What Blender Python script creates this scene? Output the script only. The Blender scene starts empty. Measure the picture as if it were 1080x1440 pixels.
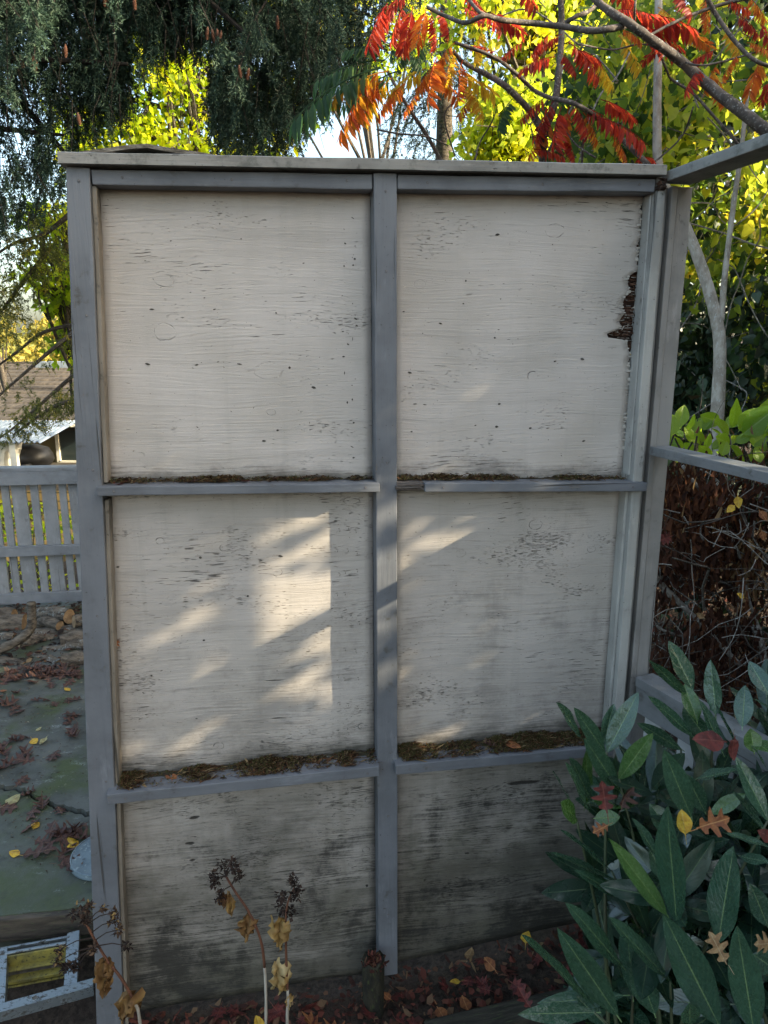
import bpy, bmesh, math, random
import numpy as np
from mathutils import Vector, Matrix, noise

random.seed(7)
RNG = np.random.default_rng(7)
SC = bpy.context.scene
COL = SC.collection
RAD = math.radians

# ------------------------------------------------------------------ camera
PITCH = RAD(13.0)
cd = bpy.data.cameras.new('camera')
cam = bpy.data.objects.new('camera', cd)
COL.objects.link(cam)
cam.location = (0, 0, 1.6)
cam.rotation_euler = (RAD(90) - PITCH, 0, 0)
cd.sensor_fit = 'VERTICAL'
cd.sensor_height = 36.0
cd.lens = 25.0
cd.clip_start = 0.02
cd.clip_end = 3000
SC.camera = cam
SC.render.resolution_x, SC.render.resolution_y = 768, 1024

# ------------------------------------------------------------------ light
SUN_AZ, SUN_EL = 105.0, 24.0            # clockwise from +Y, above the horizon
SUN_DIR = Vector((math.sin(RAD(SUN_AZ)) * math.cos(RAD(SUN_EL)),
                  math.cos(RAD(SUN_AZ)) * math.cos(RAD(SUN_EL)), math.sin(RAD(SUN_EL))))
w = bpy.data.worlds.new('World')
SC.world = w
w.use_nodes = True
nt = w.node_tree
bg = nt.nodes['Background']
sky = nt.nodes.new('ShaderNodeTexSky')
sky.sky_type = 'NISHITA'
sky.sun_disc = False
sky.sun_elevation = RAD(SUN_EL)
sky.sun_rotation = RAD(SUN_AZ)
sky.air_density = 1.0
sky.dust_density = 5.0
sky.ozone_density = 1.0
nt.links.new(sky.outputs[0], bg.inputs[0])
bg.inputs[1].default_value = 0.15
sd = bpy.data.lights.new('sun', 'SUN')
sd.energy = 2.5
sd.angle = RAD(0.5)
sd.color = (1.0, 0.87, 0.70)
sun = bpy.data.objects.new('sun', sd)
COL.objects.link(sun)
sun.rotation_euler = SUN_DIR.to_track_quat('Z', 'Y').to_euler()
sun.location = (6, -2, 5)
SC.view_settings.view_transform = 'Standard'
SC.view_settings.look = 'None'
SC.view_settings.exposure = 2.33
SC.view_settings.gamma = 1.0
SC.view_settings.use_white_balance = True        # the phone balanced for the shade
SC.view_settings.white_balance_temperature = 6950
SC.view_settings.white_balance_tint = 2
SC.view_settings.use_curve_mapping = False

# ------------------------------------------------------------------ measuring
CAM = Vector((0, 0, 1.6))
FW = Vector((0, math.cos(PITCH), -math.sin(PITCH)))
UPV = Vector((0, math.sin(PITCH), math.cos(PITCH)))
YAW = RAD(9.0)
WT = Vector((math.cos(YAW), math.sin(YAW), 0))       # along the screen
WN = Vector((math.sin(YAW), -math.cos(YAW), 0))      # out of the screen, towards the viewer
W0 = Vector((0, 1.55, 0))


def ray(x, y):
    return FW + Vector((1, 0, 0)) * ((x - 540) / 1000) + UPV * ((720 - y) / 1000)


def at(x, y, Y):                          # photograph coordinates + distance -> place
    r = ray(x, y)
    return CAM + r * (Y / r.y)


def onz(x, y, z=0.0):
    r = ray(x, y)
    return CAM + r * ((z - 1.6) / r.z)


def onwall(x, y, d=0.0):                  # -> (u, z) on the screen, d = how far proud
    r = ray(x, y)
    s = (W0 + WN * d - CAM).dot(WN) / r.dot(WN)
    P = CAM + r * s
    return ((P - W0).dot(WT), P.z)


def wl(u, d, z):                          # screen-local -> world
    return W0 + WT * u + WN * d + Vector((0, 0, z))


# ------------------------------------------------------------------ mesh helpers
class MB:
    def __init__(s):
        s.V, s.F, s.T, s.n = [], [], [], 0

    def add(s, V, F, tint=0.5):
        V = np.asarray(V, float).reshape(-1, 3)
        k = len(V)
        s.V.append(V)
        s.F.extend([tuple(int(i) + s.n for i in f) for f in F])
        s.T.append(np.full(k, tint) if np.isscalar(tint) else np.asarray(tint, float))
        s.n += k

    def mesh(s, name, smooth=False):
        V = np.concatenate(s.V) if s.V else np.zeros((0, 3))
        me = bpy.data.meshes.new(name)
        me.from_pydata(V.tolist(), [], s.F)
        a = me.attributes.new('tint', 'FLOAT', 'POINT')
        a.data.foreach_set('value', np.concatenate(s.T).astype(np.float32))
        if smooth:
            me.polygons.foreach_set('use_smooth', [True] * len(me.polygons))
        me.update()
        return me


def fast_mesh(name, V, F, tint=None, smooth=False):
    """V (n,3), F (m,k) arrays, all faces of k corners"""
    me = bpy.data.meshes.new(name)
    m, k = F.shape
    me.vertices.add(len(V))
    me.vertices.foreach_set('co', np.ascontiguousarray(V, np.float32).ravel())
    me.loops.add(m * k)
    me.loops.foreach_set('vertex_index', np.ascontiguousarray(F, np.int32).ravel())
    me.polygons.add(m)
    me.polygons.foreach_set('loop_start', np.arange(0, m * k, k, dtype=np.int32))
    me.polygons.foreach_set('loop_total', np.full(m, k, np.int32))
    if smooth:
        me.polygons.foreach_set('use_smooth', np.ones(m, bool))
    if tint is not None:
        a = me.attributes.new('tint', 'FLOAT', 'POINT')
        a.data.foreach_set('value', np.ascontiguousarray(tint, np.float32))
    me.update(calc_edges=True)
    me.validate()
    return me


def link(name, me, mat=None, parent=None, kind=None):
    o = bpy.data.objects.new(name, me)
    COL.objects.link(o)
    if mat is not None and me is not None and len(me.materials) == 0:
        me.materials.append(mat)
    if parent is not None:
        o.parent = parent
    if kind:
        o['kind'] = kind
    return o


def tag(o, label, cat, group=None, kind=None):
    o['label'] = label
    o['category'] = cat
    if group:
        o['group'] = group
    if kind:
        o['kind'] = kind
    return o


def thing(name, loc, label, cat, group=None, rz=0.0):
    o = bpy.data.objects.new(name, None)
    COL.objects.link(o)
    o.location = loc
    o.rotation_euler = (0, 0, rz)
    o.empty_display_size = 0.1
    return tag(o, label, cat, group)


def localize(me, root):                   # mesh built in world places -> under its thing
    M = Matrix.LocRotScale(root.location, root.rotation_euler, root.scale).inverted()
    me.transform(M)
    return me


def part(name, me, mat, root, kind=None):
    return link(name, localize(me, root), mat, root, kind)


def frame_from(d, up=Vector((0, 0, 1))):
    d = d.normalized()
    if abs(d.dot(up)) > 0.98:
        up = Vector((1, 0, 0))
    s = d.cross(up).normalized()
    n = s.cross(d).normalized()
    return s, n


def tube_arrays(pts, rad, sides=7, wob=0.0, cap=True):
    pts = [Vector(p) for p in pts]
    n = len(pts)
    if np.isscalar(rad):
        rad = [rad] * n
    V, F = [], []
    up = Vector((0.13, 0.21, 0.97))
    for i, p in enumerate(pts):
        d = pts[min(i + 1, n - 1)] - pts[max(i - 1, 0)]
        s, nn = frame_from(d, up)
        up = nn
        for k in range(sides):
            a = 2 * math.pi * k / sides
            r = rad[i] * (1 + wob * random.uniform(-1, 1))
            V.append(p + s * (math.cos(a) * r) + nn * (math.sin(a) * r))
    for i in range(n - 1):
        for k in range(sides):
            k2 = (k + 1) % sides
            F.append((i * sides + k, i * sides + k2, (i + 1) * sides + k2, (i + 1) * sides + k))
    if cap:
        F.append(tuple(range(sides - 1, -1, -1)))
        F.append(tuple((n - 1) * sides + k for k in range(sides)))
    return [tuple(v) for v in V], F


def smooth_path(pts, per=5):
    pts = [Vector(p) for p in pts]
    if len(pts) < 3:
        return pts
    out = []
    for i in range(len(pts) - 1):
        p0, p1, p2, p3 = pts[max(i - 1, 0)], pts[i], pts[i + 1], pts[min(i + 2, len(pts) - 1)]
        for k in range(per):
            t = k / per
            out.append(0.5 * ((2 * p1) + (p2 - p0) * t + (2 * p0 - 5 * p1 + 4 * p2 - p3) * t * t
                              + (3 * p1 - p0 - 3 * p2 + p3) * t ** 3))
    out.append(pts[-1])
    return out


def lerp_list(a, b, n):
    return [a + (b - a) * i / max(n - 1, 1) for i in range(n)]


def box_bm(bm, corners_front, corners_back):
    f = [bm.verts.new(c) for c in corners_front]
    b = [bm.verts.new(c) for c in corners_back]
    bm.faces.new(f)
    bm.faces.new(b[::-1])
    for i in range(4):
        j = (i + 1) % 4
        bm.faces.new((f[j], f[i], b[i], b[j]))


def bevel_mesh(bm, name, w=0.002, seg=2):
    bmesh.ops.recalc_face_normals(bm, faces=bm.faces)
    if w > 0:
        bmesh.ops.bevel(bm, geom=list(bm.edges), offset=w, segments=seg, affect='EDGES', profile=0.6)
    me = bpy.data.meshes.new(name)
    bm.to_mesh(me)
    bm.free()
    return me


def hull_box(name, front, back, mat, parent, w=0.002, cut=0, jit=0.0):
    """front/back: four points each, matching order, world or local"""
    bm = bmesh.new()
    box_bm(bm, front, back)
    me = bevel_mesh(bm, name, w)
    return link(name, me, mat, parent)


def bar(name, A, B, wd, ht, mat, parent=None, up=(0, 0, 1), bev=0.002, sub=0):
    """rectangular stick from A to B; local x runs along it"""
    A, B = Vector(A), Vector(B)
    L = (B - A).length
    x = (B - A).normalized()
    y = Vector(up).cross(x).normalized()
    z = x.cross(y)
    bm = bmesh.new()
    hw, hh = wd / 2, ht / 2
    box_bm(bm, [(0, -hw, -hh), (0, hw, -hh), (0, hw, hh), (0, -hw, hh)],
           [(L, -hw, -hh), (L, hw, -hh), (L, hw, hh), (L, -hw, hh)])
    me = bevel_mesh(bm, name, bev)
    o = link(name, me, mat, parent)
    M = Matrix((x, y, z)).transposed().to_4x4()
    M.translation = A
    o.matrix_basis = (Matrix.LocRotScale(parent.location, parent.rotation_euler, (1, 1, 1)).inverted() @ M) if parent else M
    return o


# ------------------------------------------------------------------ materials
class G:
    def __init__(s, name):
        s.m = bpy.data.materials.new(name)
        s.m.use_nodes = True
        s.t = s.m.node_tree
        s.t.nodes.clear()
        s.out = s.t.nodes.new('ShaderNodeOutputMaterial')
        s.bs = s.nd('ShaderNodeBsdfPrincipled')
        s.t.links.new(s.bs.outputs[0], s.out.inputs[0])
        s._tc = None

    def nd(s, typ, ins=None, **props):
        n = s.t.nodes.new(typ)
        for k, v in props.items():
            setattr(n, k, v)
        for k, v in (ins or {}).items():
            s.put(n.inputs[k], v)
        return n

    def put(s, sock, v):
        if v is None:
            return
        if isinstance(v, bpy.types.NodeSocket):
            s.t.links.new(v, sock)
        elif isinstance(v, (tuple, list)) and sock.type == 'RGBA':
            sock.default_value = (*v[:3], 1.0)
        else:
            sock.default_value = v

    def obj(s):
        if not s._tc:
            s._tc = s.nd('ShaderNodeTexCoord')
        return s._tc.outputs['Object']

    def uv(s):
        s.obj()
        return s._tc.outputs['UV']

    def rnd(s):
        return s.nd('ShaderNodeObjectInfo').outputs['Random']

    def scale(s, vec, sc, off=None):
        v = s.nd('ShaderNodeVectorMath', {0: vec, 1: sc}, operation='MULTIPLY').outputs[0]
        if off is not None:
            v = s.nd('ShaderNodeVectorMath', {0: v, 1: off}, operation='ADD').outputs[0]
        return v

    def noise(s, vec, sc=1.0, det=4.0, rough=0.55, dist=0.0, col=False):
        n = s.nd('ShaderNodeTexNoise', {'Vector': vec, 'Scale': sc, 'Detail': det, 'Roughness': rough, 'Distortion': dist})
        return n.outputs[1 if col else 0]

    def voro(s, vec, sc=1.0, feat='F1', out=0):
        return s.nd('ShaderNodeTexVoronoi', {'Vector': vec, 'Scale': sc}, feature=feat).outputs[out]

    def ma(s, op, a, b=0.0, c=None, clamp=False):
        n = s.nd('ShaderNodeMath', {0: a, 1: b}, operation=op)
        if c is not None:
            s.put(n.inputs[2], c)
        n.use_clamp = clamp
        return n.outputs[0]

    def mr(s, v, a, b, c=0.0, d=1.0, smooth=True):
        n = s.nd('ShaderNodeMapRange', {0: v, 1: a, 2: b, 3: c, 4: d})
        if smooth:
            n.interpolation_type = 'SMOOTHSTEP'
        return n.outputs[0]

    def mix(s, f, a, b, mode='MIX'):
        n = s.nd('ShaderNodeMix', data_type='RGBA', blend_type=mode)
        s.put(n.inputs[0], f)
        s.put(n.inputs[6], a)
        s.put(n.inputs[7], b)
        return n.outputs[2]

    def ramp(s, f, stops):
        n = s.nd('ShaderNodeValToRGB', {0: f})
        e = n.color_ramp.elements
        while len(e) < len(stops):
            e.new(0.5)
        for el, (p, c) in zip(e, stops):
            el.position = p
            el.color = (*c, 1)
        return n.outputs[0]

    def sep(s, v):
        return s.nd('ShaderNodeSeparateXYZ', {0: v}).outputs

    def attr(s, name='tint'):
        return s.nd('ShaderNodeAttribute', attribute_name=name).outputs['Fac']

    def bump(s, h, strength=0.5, dist=0.002):
        return s.nd('ShaderNodeBump', {'Height': h, 'Strength': strength, 'Distance': dist}).outputs[0]

    def done(s, col=None, rough=None, nrm=None, spec=None, metal=None, trans=None, tcol=None):
        b = s.bs.inputs
        s.put(b['Base Color'], col)
        s.put(b['Roughness'], rough)
        s.put(b['Normal'], nrm)
        s.put(b['Specular IOR Level'], spec)
        s.put(b['Metallic'], metal)
        if trans:
            t = s.nd('ShaderNodeBsdfTranslucent', {0: tcol if tcol is not None else col})
            mx = s.nd('ShaderNodeMixShader', {0: trans, 1: s.bs.outputs[0], 2: t.outputs[0]})
            s.t.links.new(mx.outputs[0], s.out.inputs[0])
        return s.m


def paint_mat(name, col, axis, wear=0.6, wood=(0.16, 0.13, 0.11), dirt=0.85, mold=0.0):
    g = G(name)
    o = g.obj()
    r = g.rnd()
    off = g.nd('ShaderNodeCombineXYZ', {0: g.ma('MULTIPLY', r, 13.0), 1: g.ma('MULTIPLY', r, 7.0), 2: g.ma('MULTIPLY', r, 3.0)}).outputs[0]
    p = g.nd('ShaderNodeVectorMath', {0: o, 1: off}, operation='ADD').outputs[0]
    sc = {'x': (3, 70, 70), 'y': (70, 3, 70), 'z': (70, 70, 3)}[axis]
    sc2 = {'x': (9, 160, 160), 'y': (160, 9, 160), 'z': (160, 160, 9)}[axis]
    grain = g.noise(g.scale(p, sc), 1, 5, 0.6, 0.4)
    fine = g.noise(g.scale(p, sc2), 1, 3, 0.6)
    big = g.noise(p, 6, 5, 0.6)
    blot = g.noise(p, 35, 5, 0.65)
    c = g.mix(g.mr(big, 0.35, 0.68), col, tuple(v * 0.72 for v in col))
    c = g.mix(g.mr(g.noise(g.scale(p, tuple(q ** .5 for q in sc)), 4, 6, 0.7), 0.56, 0.70, 0, 0.30), c, tuple(min(.7, v * 1.7 + .02) for v in col))
    c = g.mix(g.mr(grain, 0.52, 0.75, 0, 0.35), c, tuple(v * 0.6 for v in col))
    # soiled patches and peeled slivers
    c = g.mix(g.ma('MULTIPLY', g.mr(blot, 0.56, 0.72), g.mr(big, 0.45, 0.62, 0, dirt)), c, (0.07, 0.065, 0.055))
    peel = g.ma('MULTIPLY', g.mr(g.ma('MULTIPLY', fine, grain), 0.33, 0.40), g.mr(blot, 0.55, 0.62, 0, wear))
    c = g.mix(peel, c, wood)
    chips = g.ma('MULTIPLY', g.mr(g.noise(p, 140, 2, 0.5), 0.72, 0.76), wear)
    c = g.mix(chips, c, (0.05, 0.045, 0.04))
    split = g.mr(g.noise(g.scale(p, tuple(q * (0.35 if q < 20 else 1.1) for q in sc)), 1, 3, 0.55), 0.665, 0.70)
    c = g.mix(g.ma('MULTIPLY', split, 0.8), c, (0.05, 0.045, 0.04))
    if mold:
        m = g.mr(g.noise(p, 22, 6, 0.7), 0.5, 0.66, 0, mold)
        c = g.mix(m, c, (0.06, 0.062, 0.05))
    h = g.ma('ADD', g.ma('MULTIPLY', grain, 0.7), g.ma('MULTIPLY', fine, 0.3))
    h = g.ma('SUBTRACT', h, g.ma('MULTIPLY', peel, 0.6))
    h = g.ma('SUBTRACT', h, split)
    return g.done(c, g.mr(big, 0.3, 0.7, 0.45, 0.68), g.bump(h, 0.8, 0.0022), 0.4)


BLUE = (0.150, 0.155, 0.170)
CREAM = (0.535, 0.478, 0.436)
M = {}
M['trim_v'] = paint_mat('grey_blue_paint_upright', BLUE, 'z')
M['trim_h'] = paint_mat('grey_blue_paint_level', BLUE, 'x')
M['rail'] = paint_mat('grey_paint_rail', (0.20, 0.205, 0.21), 'x', 0.6, dirt=0.9, mold=0.35)
M['slat'] = paint_mat('pale_grey_paint_slat', (0.205, 0.215, 0.232), 'x', 0.3)
M['baluster'] = paint_mat('white_paint_baluster', (0.6, 0.6, 0.6), 'x', 0.3)
M['cream_v'] = paint_mat('cream_paint_upright', (0.25, 0.215, 0.175), 'z', 0.9, wood=(0.12, 0.09, 0.06))
M['pale_v'] = paint_mat('pale_paint_upright', (0.40, 0.39, 0.365), 'z', 0.8)
M['cap'] = paint_mat('weathered_cap_paint', (0.25, 0.235, 0.212), 'x', 1.0, wood=(0.10, 0.09, 0.08), dirt=1.0, mold=0.65)
M['post'] = paint_mat('grey_post_paint', (0.27, 0.255, 0.24), 'z', 0.9, wood=(0.09, 0.08, 0.07), dirt=0.8)


def plywood_mat(name, knots, grime, green, gouges=(), rough_grain=1.0):
    """cream painted plywood: grain along x, check cracks, football knots, mildew from the lower edge"""
    g = G(name)
    o = g.obj()
    X, Y, Z = g.sep(o)
    v = g.sep(g.uv())[1]
    xz = g.nd('ShaderNodeCombineXYZ', {0: X, 1: 0.0, 2: Z}).outputs[0]
    rip = None
    ring = None
    wob = g.noise(xz, 45, 4, 0.65)
    for (kx, kz, ka, kb, hol) in knots:
        dx = g.ma('DIVIDE', g.ma('SUBTRACT', X, kx), ka)
        dz = g.ma('DIVIDE', g.ma('SUBTRACT', Z, kz), kb)
        d = g.ma('SQRT', g.ma('ADD', g.ma('MULTIPLY', dx, dx), g.ma('MULTIPLY', dz, dz)))
        d = g.ma('ADD', d, g.ma('MULTIPLY', g.ma('SUBTRACT', wob, 0.5), 0.7))
        rg = g.ma('MULTIPLY', g.mr(g.ma('ABSOLUTE', g.ma('SUBTRACT', d, 1.0)), 0.0, 0.10, 1, 0), hol * 0.8)
        # grain lines bend round the knot
        fx = g.ma('DIVIDE', dx, 3.2)
        fall = g.ma('DIVIDE', 1.0, g.ma('ADD', 1.0, g.ma('ADD', g.ma('MULTIPLY', fx, fx), g.ma('MULTIPLY', g.ma('MULTIPLY', dz, dz), 0.35))))
        push = g.ma('MULTIPLY', g.ma('MULTIPLY', g.ma('SIGN', dz), fall), kb * 0.9)
        ring = rg if ring is None else g.ma('MAXIMUM', ring, rg)
        rip = push if rip is None else g.ma('ADD', rip, push)
    warp = g.ma('MULTIPLY', g.noise(g.scale(xz, (2.2, 1, 7)), 1, 2, 0.5), 0.05)
    zz = g.ma('ADD', Z, warp)
    if rip is not None:
        zz = g.ma('SUBTRACT', zz, rip)
    gv = g.nd('ShaderNodeCombineXYZ', {0: X, 1: 0.0, 2: zz}).outputs[0]
    lines = g.noise(g.scale(gv, (6, 1, 230)), 1, 6, 0.72)
    broad = g.noise(g.scale(gv, (1.6, 1, 36)), 1, 3, 0.5)
    cr = g.noise(g.scale(gv, (20, 1, 430)), 1, 3, 0.55)
    cr2 = g.noise(g.scale(gv, (60, 1, 620)), 1, 3, 0.55)
    zone = g.noise(g.scale(xz, (2.6, 1, 6.5)), 1, 4, 0.55)
    thr = g.mr(zone, 0.36, 0.72, 0.78, 0.662 - 0.060 * rough_grain)
    crack = g.ma('MULTIPLY', g.mr(g.ma('SUBTRACT', cr, thr), 0.0, 0.06), 0.85)
    thr2 = g.mr(g.noise(g.scale(xz, (4.0, 1, 11)), 1, 5, 0.65), 0.36, 0.70, 0.78, 0.638 - 0.064 * rough_grain)
    crack2 = g.mr(g.ma('SUBTRACT', cr2, thr2), 0.0, 0.07)
    crack = g.ma('MAXIMUM', crack, g.ma('MULTIPLY', crack2, 0.8))
    if ring is not None:
        crack = g.ma('MAXIMUM', crack, g.ma('MULTIPLY', ring, g.mr(g.noise(xz, 48, 3, 0.6), 0.42, 0.60)))
    for (gx, gz, ga, gb) in gouges:
        dx = g.ma('DIVIDE', g.ma('SUBTRACT', X, gx), ga)
        dz = g.ma('DIVIDE', g.ma('SUBTRACT', zz, gz), gb)
        d = g.ma('SQRT', g.ma('ADD', g.ma('MULTIPLY', dx, dx), g.ma('MULTIPLY', dz, dz)))
        d = g.ma('ADD', d, g.ma('MULTIPLY', g.ma('SUBTRACT', g.noise(g.scale(xz, (20, 1, 70)), 1, 4, 0.7), 0.5), 2.2))
        crack = g.ma('MAXIMUM', crack, g.mr(d, 0.55, 0.95, 1, 0))
    speck = g.mr(g.noise(g.scale(xz, (150, 1, 190)), 1, 2, 0.5), 0.70, 0.75)
    # paint
    base = g.mix(g.mr(g.noise(xz, 5, 4, 0.55), 0.35, 0.68), CREAM, (0.455, 0.405, 0.36))
    base = g.mix(g.mr(broad, 0.5, 0.72, 0, 0.22), base, (0.30, 0.265, 0.235))
    base = g.mix(g.mr(lines, 0.53, 0.72, 0, 0.30), base, (0.20, 0.175, 0.152))
    streak = g.noise(g.scale(xz, (26, 1, 1.3)), 1, 4, 0.6)
    sk2 = g.mr(streak, 0.52, 0.74, 0, 0.14 + 0.30 * grime)
    base = g.mix(sk2, base, (0.26, 0.24, 0.205))
    patch = g.noise(g.scale(xz, (6, 1, 9)), 1, 6, 0.68)
    # mildew climbing from the lower edge and under the ledges
    edge = g.ma('ADD', g.mr(v, 0.0, 0.15, 0.60, 0.0), g.mr(v, 0.93, 1.0, 0.0, 0.30))
    mil = g.ma('ADD', edge, g.ma('MULTIPLY', g.mr(v, 0.0, 1.0, 1.0, 0.42, False), grime))
    mfield = g.ma('ADD', mil, g.ma('MULTIPLY', g.ma('SUBTRACT', patch, 0.5), 1.5))
    mfield = g.ma('ADD', mfield, g.ma('MULTIPLY', g.ma('SUBTRACT', lines, 0.5), 0.7))
    mm = g.mr(mfield, 0.25, 0.95, 0, 0.93)
    dirtc = g.mix(g.mr(g.noise(xz, 7, 5, 0.6), 0.4, 0.62, 0, green), (0.042, 0.038, 0.033), (0.075, 0.078, 0.038))
    c = g.mix(mm, base, dirtc)
    if grime > 0.2:
        film = g.mr(g.ma('ADD', g.noise(g.scale(xz, (2.5, 1, 4)), 1, 5, 0.6), g.mr(v, 0.0, 1.0, 0.25, -0.05, False)), 0.38, 0.68, 0.28, 0.82)
        c = g.mix(g.ma('MULTIPLY', film, min(0.80, grime * 0.98)), c, (0.105, 0.094, 0.074))
        blk = g.ma('ADD', g.noise(g.scale(xz, (5.0, 1, 5.5)), 1, 8, 0.75), g.ma('MULTIPLY', g.ma('SUBTRACT', lines, 0.5), 0.5))
        blk = g.ma('ADD', blk, g.mr(v, 0.0, 1.0, 0.10, -0.04, False))
        c = g.mix(g.mr(blk, 0.52, 0.67, 0, min(0.92, grime * 1.05)), c, (0.026, 0.024, 0.021))
    c = g.mix(g.ma('MULTIPLY', speck, 0.75), c, (0.07, 0.06, 0.05))
    c = g.mix(g.ma('MULTIPLY', crack, 0.93), c, (0.035, 0.03, 0.026))
    h = g.ma('ADD', g.ma('MULTIPLY', lines, 0.7), g.ma('MULTIPLY', broad, 0.4))
    h = g.ma('SUBTRACT', h, g.ma('MULTIPLY', crack, 1.3))
    h = g.ma('ADD', h, g.ma('MULTIPLY', g.noise(xz, 90, 4, 0.6), 0.12))
    return g.done(c, g.mr(patch, 0.3, 0.7, 0.5, 0.75), g.bump(h, 0.9, 0.0030), 0.35)


def simple_mat(name, c1, c2, sc=30, rough=0.7, stretch=(1, 1, 1), bump=0.4, bd=0.002, spec=0.3, metal=0.0, c3=None, lo=0.35, hi=0.65):
    g = G(name)
    p = g.scale(g.obj(), stretch)
    n = g.noise(p, sc, 6, 0.65)
    n2 = g.noise(p, sc * 3.7, 4, 0.6)
    c = g.mix(g.mr(n, lo, hi), c1, c2)
    if c3:
        c = g.mix(g.mr(n2, 0.55, 0.68), c, c3)
    return g.done(c, rough, g.bump(g.ma('ADD', n, g.ma('MULTIPLY', n2, 0.5)), bump, bd), spec, metal)


def leaf_mat(name, stops, trans=0.4, rough=0.5, tboost=1.3, spec=0.3):
    g = G(name)
    t = g.attr()
    c = g.ramp(t, stops)
    n = g.noise(g.obj(), 40, 3, 0.6)
    c = g.mix(g.mr(n, 0.3, 0.7, 0.0, 0.35), c, g.mix(1.0, c, (0.6, 0.6, 0.55), 'MULTIPLY'))
    tc = g.mix(1.0, c, (tboost, tboost, tboost * 0.8), 'MULTIPLY')
    return g.done(c, rough, None, spec, None, trans, tc)


def flake_mat(name, stops, rough=0.8, trans=0.12):
    return leaf_mat(name, stops, trans, rough, 1.1, 0.2)


# ------------------------------------------------------------------ leaf clouds
T_DIA = (np.array([(0, 0, 0), (-.33, .42, .09), (0, 1, 0), (.33, .42, .09)]), np.array([(0, 2, 1), (0, 3, 2)]))
T_HEART = (np.array([(0, 0, 0), (0, .5, -.05), (0, 1.05, -.02), (-.3, -.1, .05), (-.44, .2, .08), (-.26, .65, .05),
                     (.3, -.1, .05), (.44, .2, .08), (.26, .65, .05)]),
           np.array([(0, 4, 3), (0, 1, 4), (1, 5, 4), (1, 2, 5), (0, 6, 7), (0, 7, 1), (1, 7, 8), (1, 8, 2)]))
T_LANCE = (np.array([(0, 0, 0), (0, .5, -.04), (0, 1, -.02), (-.13, .3, .03), (-.12, .62, .02), (.13, .3, .03), (.12, .62, .02)]),
           np.array([(0, 1, 3), (1, 4, 3), (1, 2, 4), (0, 5, 1), (1, 5, 6), (1, 6, 2)]))
T_NEEDLE = (np.array([(-.5, 0.25, 0), (0, 0, 0), (.5, 0.4, 0), (0, 1, 0)]), np.array([(0, 1, 2), (0, 2, 3)]))
T_FLAKE = (np.array([(-.3, 0, 0), (.3, .1, .1), (.35, .9, .25), (-.2, 1, -.1), (0, .5, .22)]),
           np.array([(0, 1, 4), (1, 2, 4), (2, 3, 4), (3, 0, 4)]))


def unit(a):
    return a / np.maximum(np.linalg.norm(a, axis=1, keepdims=True), 1e-9)


def cloud(name, P, size, tint, tmpl, droop=0.35, width=1.0, D=None, flat=None):
    """one mesh of len(P) leaves; D optional growing directions"""
    n = len(P)
    T, F = tmpl
    if D is None:
        D = RNG.normal(size=(n, 3))
        D[:, 2] -= droop * 1.6
    D = unit(D)
    Q = RNG.normal(size=(n, 3))
    if flat is not None:
        Q = Q * (1 - flat) + np.cross(D, np.array([0, 0, 1.0])) * flat * 2
    S = unit(Q - (Q * D).sum(1, keepdims=True) * D)
    N = np.cross(S, D)
    size = np.broadcast_to(np.asarray(size, float), (n,))[:, None, None]
    V = P[:, None, :] + size * (T[None, :, 0:1] * width * S[:, None, :] + T[None, :, 1:2] * D[:, None, :] + T[None, :, 2:3] * N[:, None, :])
    k = len(T)
    FF = (F[None] + (np.arange(n) * k)[:, None, None]).reshape(-1, F.shape[1])
    tt = np.repeat(np.broadcast_to(np.asarray(tint, float), (n,)), k)
    return fast_mesh(name, V.reshape(-1, 3), FF, tt)


def clumps(n, centers, rad, power=0.6):
    c = RNG.integers(0, len(centers), n)
    d = unit(RNG.normal(size=(n, 3))) * (RNG.random((n, 1)) ** power)
    return np.asarray(centers)[c] + d * np.asarray(rad), c


def laurel_leaf(name, seed, hw=.170, pw=.92):
    r = random.Random(seed)
    V, F, UV = [], [], []
    nu, nv = 8, 14
    curve, fold, tw = r.uniform(-.16, .10), r.uniform(.16, .42), r.uniform(-.35, .35)
    ph = r.uniform(0, 6)
    for j in range(nv + 1):
        y = j / nv
        wd = hw * (math.sin(math.pi * min(1, y * .97 + .015) ** pw) ** .85)
        if j == nv:
            wd = .002
        for i in range(nu + 1):
            q = i / nu * 2 - 1
            x = wd * q
            z = fold * abs(x) * (1 - .4 * abs(q)) + curve * math.sin(y * 2.2) * y + .010 * math.sin(y * 13 + ph + q * 2) * abs(q)
            a = tw * (y - .3)
            V.append((x * math.cos(a) - z * math.sin(a), y, x * math.sin(a) + z * math.cos(a)))
            UV.append((i / nu, y))
    for j in range(nv):
        for i in range(nu):
            k = j * (nu + 1) + i
            F.append((k, k + 1, k + nu + 2, k + nu + 1))
    k = len(V)                                 # leaf stalk
    V += [(-.010, .01, .0), (.010, .01, .0), (.008, -.09, -.01), (-.008, -.09, -.01)]
    UV += [(.5, 0)] * 4
    F.append((k, k + 3, k + 2, k + 1))
    me = bpy.data.meshes.new(name)
    me.from_pydata(V, [], F)
    ul = me.uv_layers.new(name='UVMap')
    for lo in me.loops:
        ul.data[lo.index].uv = UV[lo.vertex_index]
    me.polygons.foreach_set('use_smooth', [True] * len(me.polygons))
    me.update()
    return me


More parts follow.
